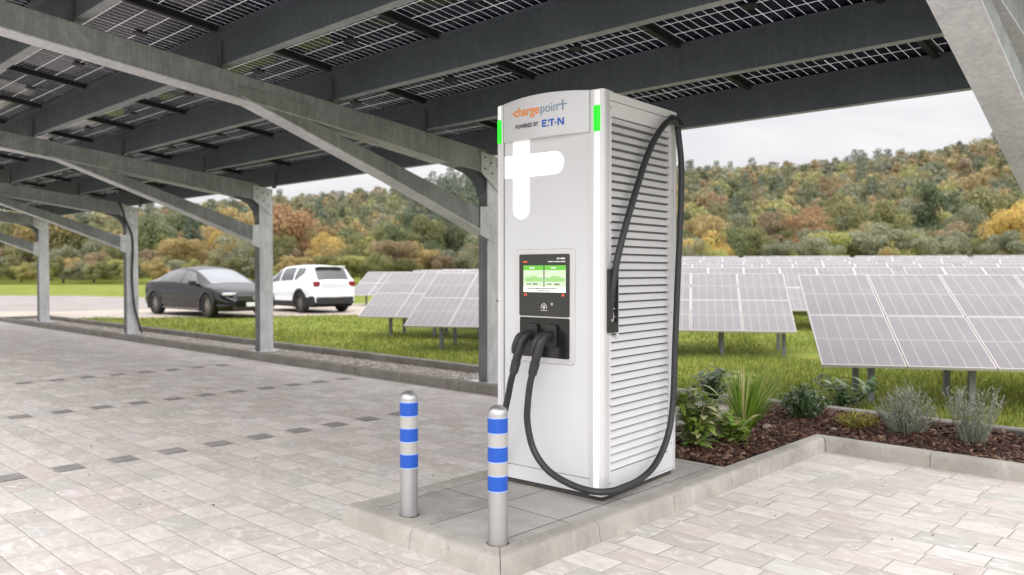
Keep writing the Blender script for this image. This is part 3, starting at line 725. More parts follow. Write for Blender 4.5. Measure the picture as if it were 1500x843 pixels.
# cable holster near the front edge
x0, x1, za, zb_ = .030, .120, zl(1.022), zl(1.369)
m_ = MB(); P = []
xs = [x0, x0+.014, x1-.010, x1]; zs = [za, za+.055, zb_-.035, zb_]
P = [(x, -.018, zz) for zz in zs for x in xs]; fs = []
for j in range(3):
    for i in range(3):
        if i == 1 and j == 1: continue
        k = j*4+i; fs.append((k, k+1, k+5, k+4))
a = [5,6,10,9]; n0 = len(P); P += [(P[i][0], .012, P[i][2]) for i in a]; fs += [(a[i], a[(i+1) % 4], n0+(i+1) % 4, n0+i) for i in range(4)]; fs.append((n0, n0+1, n0+2, n0+3))
o_ = [0,3,15,12]; n1 = len(P); P += [(P[i][0], .0112, P[i][2]) for i in o_]; fs += [(o_[i], o_[(i+1) % 4], n1+(i+1) % 4, n1+i) for i in range(4)]
m_.add(P, fs); HS = obj('cable_holster', m_, M['black_plastic'], CH)
m_ = MB(); m_.box(x0+.022, x1-.022, -.004, .008, za+.058, za+.115); obj('plug_tip', m_, M['bollard_pale'], HS, .004)
m_ = MB(); m_.box(.1205, .133, -.0115, .0, za-.03, zb_-.07); obj('holster_trim', m_, M['white_paint'], CH)

# ------------------------------------------------------------------ bollards
def bollard(loc, label):
    t = thing('bollard', label, 'bollard', loc, 0, 'blue banded bollards at the kerb nose of the charger island')
    r = .0455
    p = MB(); p.lathe([(r, 0), (r, .60)], 32); obj('post', p, M['bollard_steel'], t, smooth=True)
    c = MB(); c.lathe([(r+.001, .600)]+[((r+.001)*math.cos(a), .604+.040*math.sin(a)) for a in [i*math.pi/2/8 for i in range(9)]][:-1]+[(.002, .644)], 32); obj('cap', c, M['bollard_steel'], t, smooth=True)
    for k, (z0, z1) in enumerate(((.519,.585), (.387,.452), (.253,.319))):
        b = MB(); b.lathe([(r+.0018, z0), (r+.0018, z1)], 32); bd = obj('band', b, M['bollard_blue'], t, smooth=True)
        for zz in (z0-.005, z1):
            e = MB(); e.lathe([(r+.0014, zz), (r+.0014, zz+.005)], 32); obj('band_edge', e, M['bollard_edge'], bd, smooth=True)
    for z0, z1 in ((.4575,.5135), (.3245,.3815)):
        b = MB(); b.lathe([(r+.0009, z0), (r+.0009, z1)], 32); obj('pale_band', b, M['bollard_pale'], t, smooth=True)
    b = MB(); b.lathe([(r, .0), (r+.010, .0), (r+.010, .0012), (r, .003)], 28, cap=False); obj('base_ring', b, M['rust'], t, smooth=True)
bollard((2.622,3.216,.1), 'silver bollard with three blue bands, the one farther from the charging station')
bollard((2.625,2.578,.1), 'silver bollard with three blue bands standing right in front of the charging station')

# ------------------------------------------------------------------ ground mounted solar tables
T_AZ = R(12.6); TILT = R(25)
RU = Vector((*cw(math.cos(T_AZ), -math.sin(T_AZ)), 0)); RN = Vector((*cw(math.sin(T_AZ), math.cos(T_AZ)), 0))
ROT = math.atan2(RU.y, RU.x)
def pv_table(xd, ncols, label, detailed=True, zlow=.42, group='solar tables on the meadow'):
    X, Y = cw(*xd); mid = Vector((X, Y, 0))+RU*(ncols*MW/2)
    gz = ground_z(mid.x, mid.y)+.02
    t = thing('solar_table', label, 'solar panels', (X, Y, gz), ROT, group)
    ct, st = math.cos(TILT), math.sin(TILT)
    def modmesh(w, h, n):
        m_ = MB(); m_.box(.006, w-.006, .006, h-.006, -.03, 0); return m_
    if detailed:
        me = modmesh(MW, MH, 1).mesh('solar_module'); me.materials.append(M['pv_face'])
        for r in range(2):
            for c in range(ncols):
                o = obj('solar_module', me, None, t, .0); o.location = (c*MW, r*MH*ct, zlow+r*MH*st); o.rotation_euler = (TILT, 0, 0)
    else:
        m_ = MB(); m_.box(0, ncols*MW, 0, 2*MH, -.03, 0); o = obj('module_field', m_, M['pv_face'], t); o.location = (0,0,zlow); o.rotation_euler = (TILT,0,0)
    for r in ((.3, 1.75) if detailed else (1.0,)):
        m_ = MB(); m_.box(.05, ncols*MW-.05, r-.03, r+.03, -.10, -.034); o = obj('support_rail', m_, M['post'], t); o.location = (0,0,zlow); o.rotation_euler = (TILT,0,0)
    step = .95 if detailed else 1.9; x = .55
    while x < ncols*MW:
        for r in (.46, 1.36):
            zt = zlow + r*st - .12
            m_ = MB(); m_.box(x-.03, x+.03, r*ct-.03, r*ct+.03, -.3, zt); obj('post', m_, M['post'], t)
        x += step
    return t
pv_table((3.10, 8.02), 6, 'nearest solar table, tilted over the grass right behind the kerb of the planted bed')
pv_table((-1.86, 13.72), 8, 'solar table in the second row, standing partly behind the charging station')
pv_table((-3.14, 16.3), 5, 'solar table with its free end jutting out left of the second-row table')
pv_table((-6.35, 31.2), 7, 'farthest left solar table, beside the tail of the white hatchback', False)
ROWN = ['third', 'fourth', 'fifth', 'sixth', 'seventh', 'last']
for i, (q_, xs_, xe) in enumerate(((17.6,-1.5,17), (21.2,-3.4,20), (25,-3.6,23), (29,-4.0,26), (33.5,-4.4,29), (38.5,-4,33))):
    x = xs_; k = 0
    while x < xe:
        d_ = (q_-.2181*x)/.9759
        px = 750+1175*x/d_
        side = 'left of the charging station' if px < 700 else 'hidden by the charging station' if px < 960 else 'right of the charging station'
        nth = ['first', 'second', 'third', 'fourth', 'fifth', 'sixth', 'seventh', 'eighth'][k]
        pv_table((x, d_), 6, f'pale solar table, {nth} from left in the {ROWN[i]} row, {side}', False, .42)
        x += 6*MW*.9759+.25; k += 1

# ------------------------------------------------------------------ cars
def interp(x, pts):
    xs = [p[0] for p in pts]; ys = [p[1] for p in pts]; return float(np.interp(x, xs, ys))
def smooth_curve(pts):
    P = catmull([(a, b, 0) for a, b in pts], 10); return [(p.x, p.y) for p in P]
M['car_black'] = plain('black car paint', (.005,.0045,.007), .08, .0, .1, 2, 0, .5, .0)
M['car_white'] = plain('white car paint', (.78,.79,.82), .3, 0, .02, 2, 0, .5, .8)
M['car_glass'] = plain('tinted car glass', (.035,.038,.04), .04, 0, .05, 2, 0, .9, .6)
M['screen_glass'] = plain('windscreen glass', (.20,.21,.23), .08, 0, .1, 2, 0, 1.0)
M['tyre'] = plain('tyre rubber', (.02,.02,.02), .85, 0, .2, 20, .2)
M['rim'] = plain('alloy rim', (.30,.27,.26), .35, .7, .1, 10)
M['rim_dark'] = plain('dark wheel well', (.008,.008,.008), .8)
M['car_trim'] = plain('black car trim', (.02,.02,.022), .5)
M['lamp_clear'] = plain('clear lamp glass', (.55,.57,.60), .1, .2, .1, 10)
M['lamp_red'] = plain('red lamp glass', (.22,.02,.03), .15, 0, .1, 10)
M['number_plate'] = plain('white number plate', (.68,.68,.66), .5, 0, .05, 14)
M['chrome'] = plain('chrome', (.7,.7,.7), .15, .9, .02)
def car(name, label, loc, rz, L, top, belt, width, roofw, wind, rear, sidewin, wheels, wr, paint, skirt, arch=True):
    t = thing(name, label, 'car', loc, rz)
    top, belt, width = smooth_curve(top), smooth_curve(belt), smooth_curve(width)
    nu = 170; nl, ng, nt_ = 16, 10, 10
    xs = np.linspace(-L/2, L/2, nu)
    def section(x):
        zt = interp(x, top); zb = min(interp(x, belt), zt-.035); w = interp(x, width); wr_ = min(interp(x, roofw), w-.02)
        z0 = .20 + .12*max(0, (abs(x)/(L/2)-.86)/.14)
        pts = []
        for i in range(nl+1):                 # sill to belt
            f = i/nl; z = z0+(zb-z0)*f
            y = w*(1-.10*max(0, (.30-f)/.30)**2-.045*max(0, (f-.55)/.45)**1.6 - .02*math.exp(-((f-.42)/.10)**2))
            pts.append((y, z))
        yb = pts[-1][0]; ze = zt-.055*min(1, (zt-zb)/.3+.3)
        for i in range(1, ng+1):
            f = i/ng; pts.append((yb+(wr_-yb)*f+.03*math.sin(math.pi*f), zb+(ze-zb)*f))
        for i in range(1, nt_+1):
            f = i/nt_; pts.append((wr_*(1-f), ze+(zt-ze)*math.sin(f*math.pi/2)**.8))
        return pts
    secs = [section(x) for x in xs]; m = nl+ng+nt_+1
    buckets = {}
    def put(key, quad): buckets.setdefault(key, []).append(quad)
    for i in range(nu-1):
        xc = (xs[i]+xs[i+1])/2
        for j in range(m-1):
            P = [secs[i][j], secs[i+1][j], secs[i+1][j+1], secs[i][j+1]]
            zc = sum(p[1] for p in P)/4
            key = 'body'
            if j < nl:
                if any((xc-wx)**2+(zc-wr)**2 < (wr+.045)**2 for wx in wheels) : key = None
                elif (j+.5)/nl < skirt(xc): key = 'skirt'
            elif j < nl+ng:
                fg = (j-nl+.5)/ng
                lo, hi = .10, .88
                if sidewin(xc, fg) and lo < fg < hi: key = 'side_window'
            else:
                f = (j-nl-ng+.5)/nt_
                if wind[0] < xc < wind[1]: key = 'windscreen' if f > .06 else 'body'
                elif rear[0] < xc < rear[1]: key = 'rear_window' if f > .1 else 'body'
            if key:
                for s_ in (1, -1): put((key, s_ if key in ('side_window', 'skirt') else 0), [(x, s_*p[0], p[1]) for x, p in zip((xs[i], xs[i+1], xs[i+1], xs[i]), P)])
    mats = {'body': paint, 'skirt': M['car_trim'], 'side_window': M['car_glass'], 'windscreen': M['screen_glass'], 'rear_window': M['car_glass']}
    def build(key, quads, par):
        vs = []; fs = []; idx = {}
        for qd in quads:
            f = []
            for p in qd:
                k = (round(p[0],4), round(p[1],4), round(p[2],4))
                if k not in idx: idx[k] = len(vs); vs.append(p)
                f.append(idx[k])
            if len(set(f)) > 2: fs.append(tuple(dict.fromkeys(f)))
        mb = MB(); mb.add(vs, fs)
        if key == 'body':                     # close nose and tail
            for i in (0, nu-1):
                ring = [(xs[i], s_*p[0], p[1]) for s_ in (1,) for p in secs[i]]+[(xs[i], -p[0], p[1]) for p in reversed(secs[i])]
                mb.add(ring, [tuple(range(len(ring)))])
        return obj(key, mb, mats[key], par, smooth=True)
    body = build('body', buckets.pop(('body', 0)), t)
    for (key, s_), qs in buckets.items(): build(key, qs, t)
    fl = MB(); fl.box(-L/2+.25, L/2-.25, -.78, .78, .20, .45); obj('underbody', fl, M['rim_dark'], t)
    wmax = max(w for _, w in width)
    for wx in wheels:
        for s_ in (1, -1):
            if arch:
                ar = MB(); na = 26; va = []
                for k in range(na+1):
                    a_ = R(-22+224*k/na)
                    for rr_, yy_ in ((wr+.02, wmax-.10), (wr+.02, wmax+.006), (wr+.105, wmax-.004), (wr+.105, wmax-.10)): va.append((wx+rr_*math.cos(a_), s_*yy_, wr+rr_*math.sin(a_)))
                ar.add(va, [(4*k+e_, 4*k+(e_+1) % 4, 4*k+4+(e_+1) % 4, 4*k+4+e_) for k in range(na) for e_ in range(4)]+[(0,1,2,3), (4*na+3, 4*na+2, 4*na+1, 4*na)])
                obj('wheel_arch', ar, M['car_trim'] if paint is M['car_white'] else paint, t, smooth=True)
            c = bpy.data.objects.new('wheel', None)
            yo = s_*(wmax-.125)
            ty = MB(); pr_ = [(wr*.66, -.11), (wr*.94, -.11), (wr, -.08), (wr, .08), (wr*.94, .11), (wr*.66, .11)]
            ty.lathe(pr_, 36, cap=False)
            w = obj('wheel', ty, M['tyre'], t, smooth=True); w.location = (wx, yo, wr); w.rotation_euler = (R(90), 0, 0)
            rm = MB(); zz = -s_*.07
            rm.lathe([(wr*.60, zz-.01), (wr*.69, zz-.01), (wr*.69, zz+.01), (wr*.60, zz+.01)], 36, cap=False)
            rm.lathe([(.001, zz-.015), (.06, zz-.015), (.06, zz+.015), (.001, zz+.015)], 16)
            for k in range(10):
                a = 2*math.pi*k/10; ca, sa = math.cos(a), math.sin(a); h1, h2 = .016, .026
                rm.add([(r_*ca-o_*sa, r_*sa+o_*ca, zz+dz) for r_, o_ in ((.05,-h1),(wr*.63,-h2),(wr*.63,h2),(.05,h1)) for dz in (-.008,.008)], [(0,2,4,6),(7,5,3,1),(0,1,3,2),(4,5,7,6)])
            obj('rim', rm, M['rim'], w)
            dk = MB(); dk.lathe([(.001, 0), (wr*.665, 0)], 30, cap=False); obj('brake_disc', dk, M['rim_dark'], w)
            bpy.data.objects.remove(c)
    return t, secs, xs
# dark sedan: nose towards -Y, its right flank to the camera
sed_top = [(-2.6,.86),(-2.55,1.0),(-2.35,1.07),(-1.9,1.20),(-1.3,1.39),(-.7,1.49),(-.1,1.505),(.4,1.43),(1.0,1.22),(1.45,1.02),(1.9,.93),(2.3,.83),(2.5,.73),(2.6,.58)]
sed_belt = [(-2.6,.80),(-2.4,.98),(-1.5,1.02),(0,.97),(1.2,.93),(2.0,.80),(2.6,.52)]
sed_w = [(-2.6,.70),(-2.45,.84),(-2.1,.94),(-1,.96),(1.4,.96),(2.1,.92),(2.4,.82),(2.6,.60)]
sed_rw = [(-2.6,.5),(-2.2,.62),(-1.5,.60),(-.3,.62),(.4,.64),(1.3,.74),(2,.72),(2.6,.45)]
def sed_side(x, f):
    z_lim = (-1.95 < x < 1.15); pil = abs(x-.02) < .035 or abs(x+1.25) < .03
    top_ok = f < min(1, (1.25-x)/.75) and f < min(1, (x+2.05)/.55)
    return z_lim and top_ok and not pil
P0c = cw(-9.02, 23.32)
fwd = Vector((*cw(.725*1.0, -.688), 0)); ang_s = R(-90)
sx_ = P0c[0]+.93; sy_ = 22.5+1.6
sed, ssec, sxs = car('parked_sedan', 'black sedan with arched roof parked between two carport columns', (sx_, sy_, -.012), R(-87), 5.2, sed_top, sed_belt, sed_w, sed_rw, (.42,1.42), (-2.2,-1.25), sed_side, (1.6,-1.6), .36, M['car_black'], lambda x: .08)
def part_box(par, name, x, y, z, sx, sy, sz, mat, rz=0, bevel=.01):
    m_ = MB(); m_.box(-sx/2, sx/2, -sy/2, sy/2, -sz/2, sz/2); o = obj(name, m_, mat, par, bevel); o.location = (x, y, z); o.rotation_euler = (0, 0, rz); return o
for s_ in (1, -1):
    part_box(sed, 'headlight', 2.37, s_*.66, .70, .30, .30, .085, M['lamp_clear'], s_*R(-28), .03)
    part_box(sed, 'taillight', -2.52, s_*.60, .93, .12, .34, .07, M['lamp_red'], s_*R(25), .03)
    mi = part_box(sed, 'wing_mirror', .92, s_*1.02, 1.02, .14, .22, .13, M['car_trim'], s_*R(-8), .04)
    part_box(sed, 'door_handle', -.35, s_*.945, .80, .2, .03, .022, M['car_trim'], 0, .008); part_box(sed, 'door_handle', -1.35, s_*.945, .82, .2, .03, .022, M['car_trim'], 0, .008)
    part_box(sed, 'sill_strip', 0, s_*.915, .25, 2.3, .03, .03, M['rim'], 0, .008)
gr_ = part_box(sed, 'grille', 2.55, 0, .58, .12, 1.06, .20, M['black_glass'], 0, .04)
em = MB(); em.tube([(0,0,0),(.02,0,0)], .075, 20, 1, 1); e_ = obj('badge', em, M['chrome'], gr_); e_.location = (.06, 0, .0)
part_box(sed, 'number_plate', 2.625, 0, .40, .03, .54, .12, M['number_plate'], 0, .004)
part_box(sed, 'lower_intake', 2.54, 0, .30, .12, 1.3, .12, M['car_trim'], 0, .03)
# white hatchback: tail towards the camera, its left flank to the camera
hat_top = [(-2.12,.82),(-2.10,1.0),(-2.02,1.12),(-1.85,1.40),(-1.70,1.545),(-1.2,1.60),(-.4,1.61),(.2,1.54),(.8,1.28),(1.15,1.08),(1.6,1.01),(2.0,.88),(2.12,.62)]
hat_belt = [(-2.12,.80),(-2.0,1.08),(-1.4,1.06),(0,1.0),(1.2,.95),(1.8,.85),(2.12,.56)]
hat_w = [(-2.12,.80),(-2.0,.88),(-1.7,.925),(-.8,.92),(1.2,.92),(1.7,.88),(2.12,.62)]
hat_rw = [(-2.12,.7),(-1.9,.68),(-1.6,.64),(0,.62),(.6,.66),(1.2,.72),(2.12,.5)]
def hat_side(x, f):
    pil = abs(x-.1) < .04 or abs(x+.85) < .05 
    return -1.45 < x < 1.0 and f < min(1, (1.1-x)/.6) and f > max(0, (-.9-x)*.9) and not pil
hat, hsec, hxs = car('parked_hatchback', 'white hatchback with red tail lamps parked beyond the dark sedan', (15.02, 24.10, -.012), R(88), 4.25, hat_top, hat_belt, hat_w, hat_rw, (.22,1.12), (-2.03,-1.70), hat_side, (1.33,-1.30), .36, M['car_white'], lambda x: .40 if x < -1.25 else .26 if x < 1.6 else .34)
hat.scale = (.95, .93, .98)
for s_ in (1, -1):
    part_box(hat, 'taillight', -2.07, s_*.70, .97, .13, .24, .17, M['lamp_red'], s_*R(14), .02)
    part_box(hat, 'headlight', 1.98, s_*.62, .78, .16, .28, .10, M['lamp_clear'], s_*R(-25), .02)
    part_box(hat, 'wing_mirror', .78, s_*1.0, 1.05, .13, .2, .13, M['car_trim'], 0, .04)
    part_box(hat, 'door_handle', -.62, s_*.90, .86, .18, .03, .02, M['lamp_clear'], 0, .006); part_box(hat, 'door_handle', .42, s_*.90, .85, .18, .03, .02, M['lamp_clear'], 0, .006)
part_box(hat, 'number_plate', -2.13, 0, .55, .03, .50, .115, M['number_plate'], 0, .004)
part_box(hat, 'rear_bumper', -2.06, 0, .42, .20, 1.5, .24, M['car_trim'], 0, .04)
part_box(hat, 'tailgate_panel', -2.11, 0, .93, .05, 1.06, .17, M['front_paint'], 0, .02)
part_box(hat, 'roof_spoiler', -1.80, 0, 1.545, .22, 1.1, .035, M['car_white'], 0, .01)

# ------------------------------------------------------------------ trees
def leaf_quads(P, Nn, size, rnd, aspect=.65):
    """a bent leaf clump at every point, roughly facing along Nn"""
    n = len(P); Nn = Nn + rnd.normal(0, .55, (n, 3)); Nn /= np.linalg.norm(Nn, axis=1)[:, None]
    t = np.cross(Nn, rnd.normal(0, 1, (n, 3))); t /= np.linalg.norm(t, axis=1)[:, None]; u = np.cross(Nn, t)
    s = (size*rnd.uniform(.6, 1.4, n))[:, None]; a = s*aspect
    V = np.stack([P-t*s*.5, P+u*a*.5-Nn*s*.08, P+t*s*.5, P-u*a*.5-Nn*s*.08], 1).reshape(-1, 3)
    return V, np.arange(4*n).reshape(n, 4)
def crown_points(rnd, n, rx, rz_, zc, lobes=16, lobe=.42, shape='round'):
    c = []
    while len(c) < lobes:
        p = rnd.uniform(-1, 1, 3)
        if shape == 'round' and np.linalg.norm(p) < 1: c.append(p)
        elif shape == 'tall' and np.linalg.norm(p*[1, 1, .9]) < 1 and abs(p[0])+abs(p[1]) < 1.1-.5*max(0, p[2]): c.append(p)
        elif shape == 'bush' and np.linalg.norm(p) < 1 and p[2] > -.7: c.append(p)
    c = np.array(c)*[rx, rx, rz_]*np.array([.72, .72, .78])+[0, 0, zc]
    r = lobe*min(rx, rz_)*rnd.uniform(.65, 1.25, lobes)
    k = rnd.integers(0, lobes, n); d = rnd.normal(0, 1, (n, 3)); d[:, 2] += .35; d /= np.linalg.norm(d, axis=1)[:, None]
    rad = r[k]*rnd.uniform(.55, 1.08, n)
    return c[k]+d*rad[:, None]*[1, 1, .82], d
def deciduous(seed, n, h, rx, shape, leaf):
    rnd = np.random.default_rng(seed)
    zc = h*.56; P, d = crown_points(rnd, n, rx, h*.46, zc, {'round': 18, 'tall': 16, 'bush': 14}[shape], .40, shape)
    P[:, 2] = np.maximum(P[:, 2], h*.05)
    return leaf_quads(P, d, leaf, rnd)
def conifer(seed, n, h, rb, leaf):
    rnd = np.random.default_rng(seed); f = rnd.uniform(0, 1, n)**1.35; tier = np.round(f*13)/13
    f = tier+rnd.uniform(-.03, .03, n); z = h*(.06+.94*np.clip(f, 0, 1)); r = rb*(1-np.clip(f, 0, 1))**.9+.08
    a = rnd.uniform(0, 2*np.pi, n); lobes = 1+.22*np.sin(a*5+tier*31); rr = r*lobes*rnd.uniform(.35, 1, n)**.6
    P = np.stack([rr*np.cos(a), rr*np.sin(a), z-rr*.22], 1); d = np.stack([np.cos(a)*.7, np.sin(a)*.7, np.full(n, .6)], 1)
    return leaf_quads(P, d, leaf, rnd)
TREE_KINDS = {}
def kind_mesh(name, VF):
    me = np_mesh('crown', *VF); me.materials.append(M['tree_leaf']); TREE_KINDS[name] = me
for i in range(3): kind_mesh(f'round{i}', deciduous(20+i, 6500, 1, .40, 'round', .031))
for i in range(3): kind_mesh(f'tall{i}', deciduous(40+i, 6000, 1, .29, 'tall', .029))
for i in range(3): kind_mesh(f'bush{i}', deciduous(60+i, 6500, 1, .55, 'bush', .036))
for i in range(2): kind_mesh(f'fir{i}', conifer(80+i, 5000, 1, .20, .032))
trunk_me = MB(); trunk_me.tube([(0,0,-.03),(.006,.004,.2),(-.006,.0,.45),(.004,0,.7)], [.026,.020,.013,.005], 7)
for k in range(5):
    a = 2*math.pi*k/5+.3; trunk_me.tube([(0,0,.22+.07*k), (.08*math.cos(a), .08*math.sin(a), .36+.07*k), (.17*math.cos(a), .17*math.sin(a), .46+.06*k)], [.011,.008,.003], 5)
trunk_me = trunk_me.mesh('trunk'); trunk_me.materials.append(M['bark'])
PAL = {'olive green': (.115,.115,.035), 'dull green': (.085,.105,.04), 'dark green': (.055,.075,.032), 'yellow green': (.20,.20,.045), 'golden yellow': (.30,.21,.04),
       'rust orange': (.19,.108,.042), 'orange brown': (.22,.15,.05), 'brown': (.16,.115,.06), 'grey green': (.14,.145,.085), 'ochre': (.23,.17,.055), 'blue green': (.05,.075,.045)}
TREES = []
def hazed(t):  # distance haze mixed into the leaf colour, stronger farther off
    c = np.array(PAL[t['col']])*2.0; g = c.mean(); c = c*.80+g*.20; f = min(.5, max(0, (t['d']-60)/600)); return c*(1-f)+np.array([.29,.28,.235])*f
def add_tree(px, d, h, kind, colname, zoff=0):
    x = (px-750)/1175*d; TREES.append(dict(px=px, d=d, h=h, kind=kind, col=colname, x=x))
tr = random.Random(11)
MIX = ['olive green']*6+['dull green']*4+['grey green']*4+['ochre']*4+['orange brown']*2+['brown']*1+['yellow green']*5+['olive green']*3+['dull green']*2+['rust orange']*1+['dark green']*2
# field-edge shrubs and trees (placed along the wood's edge)
for px in range(-60, 740, 21):
    d = tr.uniform(84, 92) if px < 520 else tr.uniform(76, 88)
    add_tree(px+tr.uniform(-8,8), d, tr.uniform(2.6,6.0), tr.choice(['bush','bush','round']), tr.choice(['olive green','ochre','grey green','olive green','brown','yellow green','ochre']))
for px in range(-70, 600, 13):
    add_tree(px+tr.uniform(-5,5), tr.uniform(80, 84), tr.uniform(1.8,3.2), 'bush', tr.choice(['olive green','ochre','grey green','olive green','yellow green']))
for px in range(980, 1640, 19):
    add_tree(px+tr.uniform(-8,8), tr.uniform(70, 86), tr.uniform(2.8,5.6), tr.choice(['bush','bush','round']), tr.choice(['olive green','grey green','dull green','olive green','ochre','yellow green','grey green']))
# the ones that stand out in the photograph
for px, d, h, kd, cn in ((75,96,11,'round','ochre'), (20,98,11,'tall','olive green'), (120,97,9,'round','olive green'), (160,98,7.5,'round','yellow green'), (225,104,10,'round','dull green'), (268,110,11,'round','dull green'), (330,100,9,'round','orange brown'),
                         (322,94,8.0,'round','golden yellow'), (345,108,11,'round','ochre'), (428,104,11.5,'round','rust orange'), (484,92,7,'round','golden yellow'), (545,88,6.5,'tall','yellow green'), (575,100,9.5,'round','dull green'), (620,104,11,'round','olive green'), (650,108,11,'tall','dark green'), (600,112,12,'tall','dark green'), (680,118,13,'fir','blue green'), (655,124,14,'fir','blue green'),(700,126,15,'fir','blue green'),
                         (1187,92,11,'round','rust orange'), (1357,94,15,'tall','dark green'), (1290,92,12,'round','olive green'), (1240,98,13,'round','olive green'), (1040,90,9.5,'round','ochre'), (1075,94,10,'tall','grey green'), (1125,94,10.5,'tall','brown'), (1410,92,11,'round','grey green'), (1480,78,10,'round','golden yellow'), (1500,92,12,'round','golden yellow'),
                         (1450,98,14,'round','olive green'), (1213,76,6,'bush','yellow green'), (1320,74,6,'bush','yellow green'), (1035,78,6.5,'bush','golden yellow'), (1262,84,8,'round','ochre'), (1395,84,8,'round','brown')):
    add_tree(px, d, h*(.86 if px < 500 else .74), kd, cn)
# slope
dd_ = 102
while dd_ < 415:
    sc = .60+.40*min(1, (dd_-100)/190); wpx = 8.0*sc/dd_*1175; px = -70+tr.uniform(0, wpx)
    while px < 1610:
        if True:
            cn = tr.choice(MIX); kd = tr.choice(['round','round','tall','round','tall'])
            if (590 < px < 760 and tr.random() < .5 and dd_ > 130) or (1225 < px < 1330 and dd_ > 330 and tr.random() < .7) or tr.random() < .05: kd = 'fir'; cn = tr.choice(['blue green','dark green','blue green'])
            add_tree(px, dd_+tr.uniform(-6, 6)*dd_/220, sc*(tr.uniform(7.5, 11.5) if kd != 'fir' else tr.uniform(10, 15)), kd, cn)
        px += wpx*tr.uniform(.6, 1.15)
    dd_ *= 1.047
def zone(px):
    for lim, s_ in ((55, 'left of all carport columns'), (125, 'beside the farthest carport column'), (205, 'between the two farthest columns'), (300, 'above the sedan tail'), (372, 'above the sedan bonnet'), (410, 'behind the sedan nose'),
                    (520, 'above the white hatchback'), (610, 'above the left solar tables'), (745, 'left of the charging station'), (1100, 'right of the charging station'),
                    (1180, 'left of the rust-coloured tree'), (1260, 'behind the nearest table corner'), (1340, 'behind the nearest table middle'), (1420, 'behind the right tables'), (9999, 'beside the slanted brace')):
        if px < lim: return s_
def depth_zone(d):
    return 'in the low fringe before the wood' if d < 84.01 and False else 'at the wood edge' if d < 93 else 'low on the slope' if d < 112 else 'partway up the hill' if d < 135 else 'halfway up the hill' if d < 175 else 'near the hilltop'
FORM = {'round': 'round tree', 'tall': 'slender tree', 'bush': 'shrub', 'fir': 'fir tree'}
NAME = {'round': 'broadleaf_tree', 'tall': 'slender_tree', 'bush': 'shrub', 'fir': 'fir_tree'}
TREES.sort(key=lambda t: t['d'])
NEAR = [t for t in TREES if t['d'] < 240 and -40 < t['px'] < 1540 and not 740 < t['px'] < 978][:270]; near_ids = {id(t) for t in NEAR}
groups = {}
for t in NEAR: groups.setdefault((t['col'], t['kind'], zone(t['px']), depth_zone(t['d'])), []).append(t)
ORD = ['leftmost', 'second from left', 'third from left', 'fourth from left', 'fifth from left', 'sixth from left', 'seventh from left', 'eighth from left', 'ninth from left']
for key, ts in groups.items():
    ts.sort(key=lambda t: t['px'])
    for i, t in enumerate(ts):
        cn, kd, zn, dz = key
        pre = '' if len(ts) == 1 else ORD[i]+' '
        t['label'] = f'{pre}{cn} {FORM[kd]} {dz} {zn}'
for t in NEAR:
    X, Y = cw(t['x'], t['d']); z = float(terrain(t['x'], t['d']))
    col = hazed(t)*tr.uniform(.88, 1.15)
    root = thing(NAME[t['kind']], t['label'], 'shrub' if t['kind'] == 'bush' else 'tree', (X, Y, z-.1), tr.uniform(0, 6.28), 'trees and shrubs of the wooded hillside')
    n_v = 2 if t['kind'] == 'fir' else 3
    h = t['h']; wsc = h*tr.uniform(.9, 1.25)
    root.scale = (wsc, wsc, h)
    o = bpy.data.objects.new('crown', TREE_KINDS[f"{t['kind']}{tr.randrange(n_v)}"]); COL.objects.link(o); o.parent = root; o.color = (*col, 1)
    if t['d'] < 118 and t['kind'] != 'bush':
        o = bpy.data.objects.new('trunk', trunk_me); COL.objects.link(o); o.parent = root
# the wood farther up reads as one mass
Vs = []; Fs = []; Cs = []; base = 0
rest = [t for t in TREES if id(t) not in near_ids]
extra = []
# outside the frame, so that the wood goes on to either side
for k in range(30):
    d = tr.uniform(74, 92); px = tr.uniform(735, 985); extra.append(dict(px=px, d=d, h=tr.uniform(3, 6), kind='bush', col=tr.choice(MIX), x=(px-750)/1175*d))
for k in range(420):
    d = tr.uniform(86, 300); px = tr.choice([tr.uniform(-1100,-60), tr.uniform(1560,3000)]); extra.append(dict(px=px, d=d, h=tr.uniform(6, 12), kind=tr.choice(['round','tall','bush']), col=tr.choice(MIX), x=(px-750)/1175*d))
low = {}
for k in ('round','tall','bush'): low[k] = deciduous(90+len(k), 680, 1, {'round': .40, 'tall': .30, 'bush': .5}[k], k, .07)
far = {k: deciduous(190+len(k), 380, 1, {'round': .42, 'tall': .32, 'bush': .5}[k], k, .095) for k in ('round','tall','bush')}; far['fir'] = conifer(199, 420, 1, .17, .06)
low['fir'] = conifer(99, 620, 1, .17, .052)
for t in rest+extra:
    v, f = (low if t['d'] < 230 else far)[t['kind']]; a = tr.uniform(0, 6.28); ca, sa = math.cos(a), math.sin(a); h = t['h']; w = h*tr.uniform(.9, 1.2)
    X, Y = cw(t['x'], t['d']); z = float(terrain(t['x'], t['d']))
    Vs.append(np.stack([X+(v[:,0]*ca-v[:,1]*sa)*w, Y+(v[:,0]*sa+v[:,1]*ca)*w, z-.1+v[:,2]*h], 1)); Fs.append(f+base); base += len(v)
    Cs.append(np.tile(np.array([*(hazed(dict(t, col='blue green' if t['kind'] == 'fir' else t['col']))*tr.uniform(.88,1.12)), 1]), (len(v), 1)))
me = np_mesh('forest', np.concatenate(Vs), np.concatenate(Fs))
ca_ = me.color_attributes.new('tint', 'FLOAT_COLOR', 'POINT'); ca_.data.foreach_set('color', np.concatenate(Cs).astype(np.float32).ravel())
mf = mat_leaf('forest foliage', True, var=.24, tr=.4); nt = mf.node_tree
